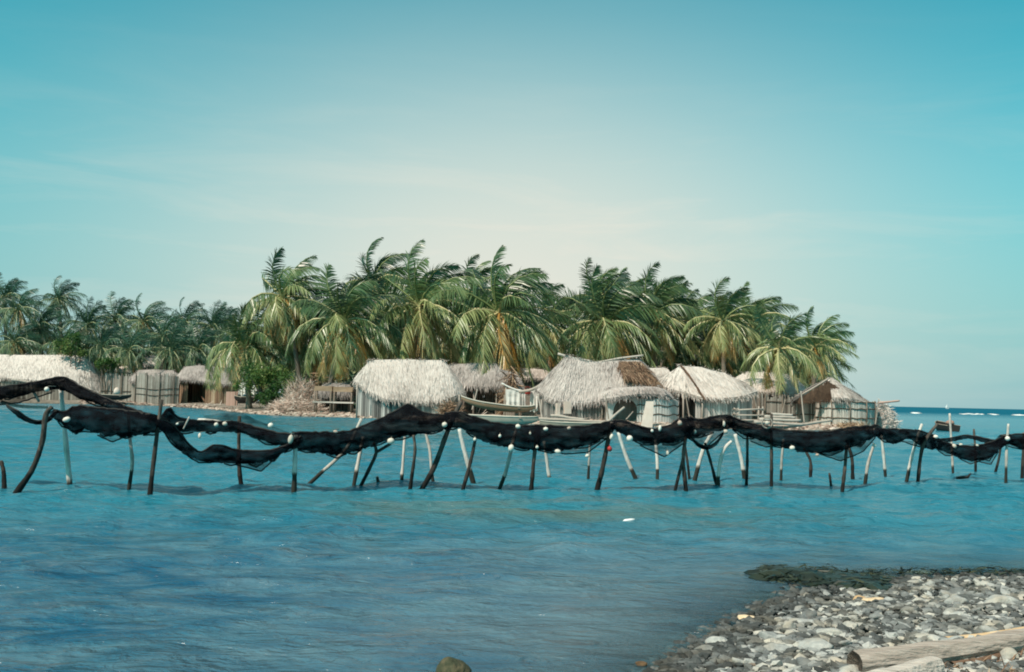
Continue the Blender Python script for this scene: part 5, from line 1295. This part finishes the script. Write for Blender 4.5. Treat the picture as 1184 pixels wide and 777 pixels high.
stone('pale peaked stone left of the middle of the beach, above a dark gap', 889, 741, 13, 9, 6, tone=.74, group='large beach stones')
stone('long pale stone with a dark shaded end, left of the log end', 901, 754, 19, 8, 7, tone=.78, group='large beach stones')
stone('small sunlit stone left of the long pale stone', 868, 757, 9, 5, 8, tone=.85, group='large beach stones')
stone('broad whitish slab in the middle of the stony beach', 944, 752, 24, 9, 9, tone=.84, group='large beach stones')
stone('flat pale stone above the broad whitish slab', 960, 736, 18, 6, 10, tone=.86, group='large beach stones')
stone('upright whitish stone near the waterline left of the middle', 912, 729, 8, 8, 11, tone=.82, group='large beach stones')
stone('pale flat stone near the waterline under the dark weed', 930, 722, 16, 5, 12, tone=.8, group='large beach stones')
stone('large whitish stone at the right side of the beach, above the plank', 1156, 700, 18, 9, 13, tone=.86, group='large beach stones')
stone('pale triangular stone among the cobbles left of the large whitish one', 1105, 700, 12, 7, 14, tone=.78, group='large beach stones')
stone('pinkish stone beside a bright orange one near the dark weed', 1012, 696, 14, 4, 15, 'sandstone', .95, group='large beach stones')
stone('small bright orange stone left of the pinkish one', 994, 695, 8, 4, 16, 'sandstone', .72, group='large beach stones')
stone('tan rock with dark middle at the outer waterline', 1055, 663, 9, 4.5, 17, 'sandstone', .80, group='large beach stones')
stone('longer tan rock touching the first at the outer waterline, right one', 1071, 664, 13, 3.6, 18, 'sandstone', .88, group='large beach stones')
stone('white shell-like stone behind the dark weed', 1058, 672, 9, 4, 19, tone=.95, group='large beach stones')
stone('flat tan stone in the shallow water left of the beach', 868, 716, 15, 3.4, 20, 'sandstone', .98, group='large beach stones')
stone('dark stone in the shallows left, first of three in a row', 843, 703, 9, 4, 22, tone=.2, group='dark stones in the shallows')
stone('dark stone in the shallows, middle of three in a row', 868, 705, 13, 4, 23, tone=.18, group='dark stones in the shallows')
stone('dark stone in the shallows, rightmost of three in a row', 891, 702, 12, 4, 24, tone=.22, group='dark stones in the shallows')
stone('reddish dark stone in the water left of the beach tip at the bottom', 741, 769, 7, 3, 25, 'sandstone', .12, z=0, group='dark stones in the shallows')
stone('pale stone lying right of the log among brown debris', 1168, 764, 13, 8, 26, tone=.85, group='large beach stones')
# cobbles: the larger ones each on their own, the gravel between them one mass
def onbeach():
    while True:
        px, py = r.uniform(735, 1300), r.uniform(655, 800)
        g = ground_hit(px, py)
        if g.z > -.035: return px, py, g
GL = {0: 'dark wet cobble among the other wet cobbles', 1: 'plain grey beach cobble among its like', 2: 'pale whitish beach cobble among its like'}
cob = []
for k in range(255):
    px, py, g = onbeach(); s_ = r.uniform(.030, .066)
    wet = g.z < .005 + .03 * r.random(); tn = r.uniform(.12, .4) if wet else r.choice((r.uniform(.40, .62), r.uniform(.66, .88)))
    mb = MB(); mb.rock((g.x, g.y, g.z + s_ * .22), s_ * r.uniform(1, 1.5), s_, s_ * r.uniform(.32, .62), k + 50, 2, tn, r.uniform(0, 3.1), .24, 0, 6, r.uniform(-.45, .45))
    cls = 0 if wet else (1 if tn < .65 else 2)
    tag(mb.build_local('cobble', M['stone'], g, True), GL[cls], 'cobble', ('wet cobbles', 'grey cobbles', 'whitish cobbles')[cls])
mb = MB()
for k in range(9500):
    px, py, g = onbeach(); s_ = .010 + .036 * r.random() ** 1.6
    wet = g.z < .005 + .03 * r.random(); tn = r.uniform(.08, .42) if wet else r.choice((r.uniform(.15, .5), r.uniform(.4, .92)))
    mb.rock((g.x, g.y, g.z + s_ * .3), s_ * r.uniform(1, 1.6), s_, s_ * r.uniform(.4, .8), k, 1, tn, r.uniform(0, 3.1), .25, 0, 3, r.uniform(-.5, .5))
tag(mb.build('gravel', M['stone'], None, False), kind='stuff')

# seaweed bank at the waterline
mb = MB()
for k in range(2600):
    t = r.random(); px = 884 + 140 * t + r.gauss(0, 5); py = 665 + 12 * t + r.gauss(0, 2.6 + 2.2 * math.sin(3 * t)) - 1
    if r.random() < .12: px, py = r.uniform(1000, 1200), 663 + r.gauss(0, 1.2)
    g = ground_hit(px, min(py, 690)); g = g if g.z > 0 else G(px, py, 0); z = max(g.z, .0)
    d = Vector((r.gauss(0, 1), r.gauss(0, .6), r.gauss(-.05, .10))).normalized()
    mb.blade((g.x, g.y, z + r.uniform(.0, .06)), d, Vector((-d.y, d.x, r.uniform(-.6, .6))).normalized(), r.uniform(.05, .16), r.uniform(.012, .03), r.uniform(.0, .75), droop=.1)
for k in range(110):
    t = r.random(); px = 892 + 124 * t; py = 665 + 12 * t + r.gauss(0, 2.0); g = ground_hit(px, py); g = g if g.z > 0 else G(px, py, 0)
    mb.rock((g.x, g.y, max(g.z, -.005)), r.uniform(.10, .26), r.uniform(.08, .2), r.uniform(.03, .075), k, 2, r.uniform(.0, .45), r.uniform(-.4, .4), .3)
tag(mb.build('seaweed', M['weed']), kind='stuff')

# driftwood on the beach
def log_thing(name, label, pts, rp, mat, tone, cat='log', flat=1.0, n=22, wob=.04):
    wp = []
    for x, y in pts: g = ground_hit(x, y); s_ = (g - EYE).length / F; wp.append(g + Vector((0, 0, rp * s_ * .8)))
    s0 = (wp[0] - EYE).length / F; q = spline(wp, n); rr = random.Random(len(label)); m = 14; vs, ts = [], []
    ax = (q[-1] - q[0]).normalized(); sd = Vector((-ax.y, ax.x, 0)); up = Vector((0, 0, 1))
    for i, p in enumerate(q):
        rad = rp * s0 * (1 + .10 * mnoise.noise(Vector((i * .4, len(label), 0))))
        for j in range(m):
            a = 2 * math.pi * j / m; e = 1 + .16 * mnoise.noise(Vector((i * .22, j * .9, len(label)))) + .05 * math.cos(2 * a + 1) 
            vs.append(p + sd * math.cos(a) * rad * e + up * math.sin(a) * rad * e * flat); ts.append(tone + .12 * mnoise.noise(Vector((i * .5, j * .9, 3))))
    fs = [(i * m + j, (i + 1) * m + j, (i + 1) * m + (j + 1) % m, i * m + (j + 1) % m) for i in range(n) for j in range(m)]
    mb = MB(); mb.add(vs, fs, ts)
    for e in (0, n):            # hollowed end faces
        c = q[e] + ax * (.03 if e == 0 else -.03); ring = [vs[e * m + j] for j in range(m)]
        mb.add(ring + [c], [(j, (j + 1) % m, m) if e else ((j + 1) % m, j, m) for j in range(m)], .12)
    return tag(mb.build_local(name, M[mat], q[0], False), label, cat)
log_thing('driftwood_log', 'big weathered grey log across the lower right corner, dark hollow left end', [(988, 780), (1060, 772), (1130, 762), (1200, 752), (1290, 740)], 13.5, 'log', .60)
log_thing('driftwood_log', 'cut pale beam lying in front of the big log at the bottom edge', [(940, 835), (1010, 806), (1079, 786)], 15, 'log', .85, flat=1.0)
log_thing('plank', 'thin orange brown plank lying behind the big log', [(1094, 744), (1150, 738), (1210, 728)], 5, 'sandstone', .82, 'plank', flat=.55)
log_thing('driftwood_stick', 'thin dark stick on the pebbles left of the big log', [(846, 770), (880, 771), (905, 770)], 2.0, 'wood', .36, 'stick')
log_thing('driftwood_stick', 'brown root piece lying in front of the big log near the right corner', [(1100, 773), (1130, 769), (1160, 762)], 4, 'frond_dry', .4, 'stick')
mb = MB()
for k in range(900):
    px, py = r.uniform(1085, 1260), r.uniform(755, 800); g = ground_hit(px, py); d = Vector((r.gauss(0, 1), r.gauss(0, 1), r.gauss(.15, .3))).normalized()
    mb.blade(g + Vector((0, 0, .02)), d, Vector((-d.y, d.x, .3)).normalized(), r.uniform(.03, .12), r.uniform(.005, .014), r.uniform(.2, .9), droop=.1)
tag(mb.build('dry_litter', M['frond_dry']), kind='stuff')
mb = MB(); g = G(725, 606); 
mb.tube([g + Vector((-.07, 0, .0)), g + Vector((-.02, 0, .035)), g + Vector((.05, .02, .05)), g + Vector((.10, .02, .06))], [.022, .03, .024, .012], 8, .9, wob=.1)
tag(mb.build_local('floating_driftwood', M['white'], g, True), 'small white piece floating alone on the open water', 'driftwood')
mb = MB(); g = G(1113, 553)
mb.tube([g + Vector((-.14, 0, .0)), g + Vector((0, 0, .02)), g + Vector((.12, 0, .03)), g + Vector((.2, .02, .12))], [.03, .035, .03, .012], 7, .2)
tag(mb.build_local('floating_branch', M['pole_dark'], g, True), 'small dark branch floating under the right net below the boat', 'branch')
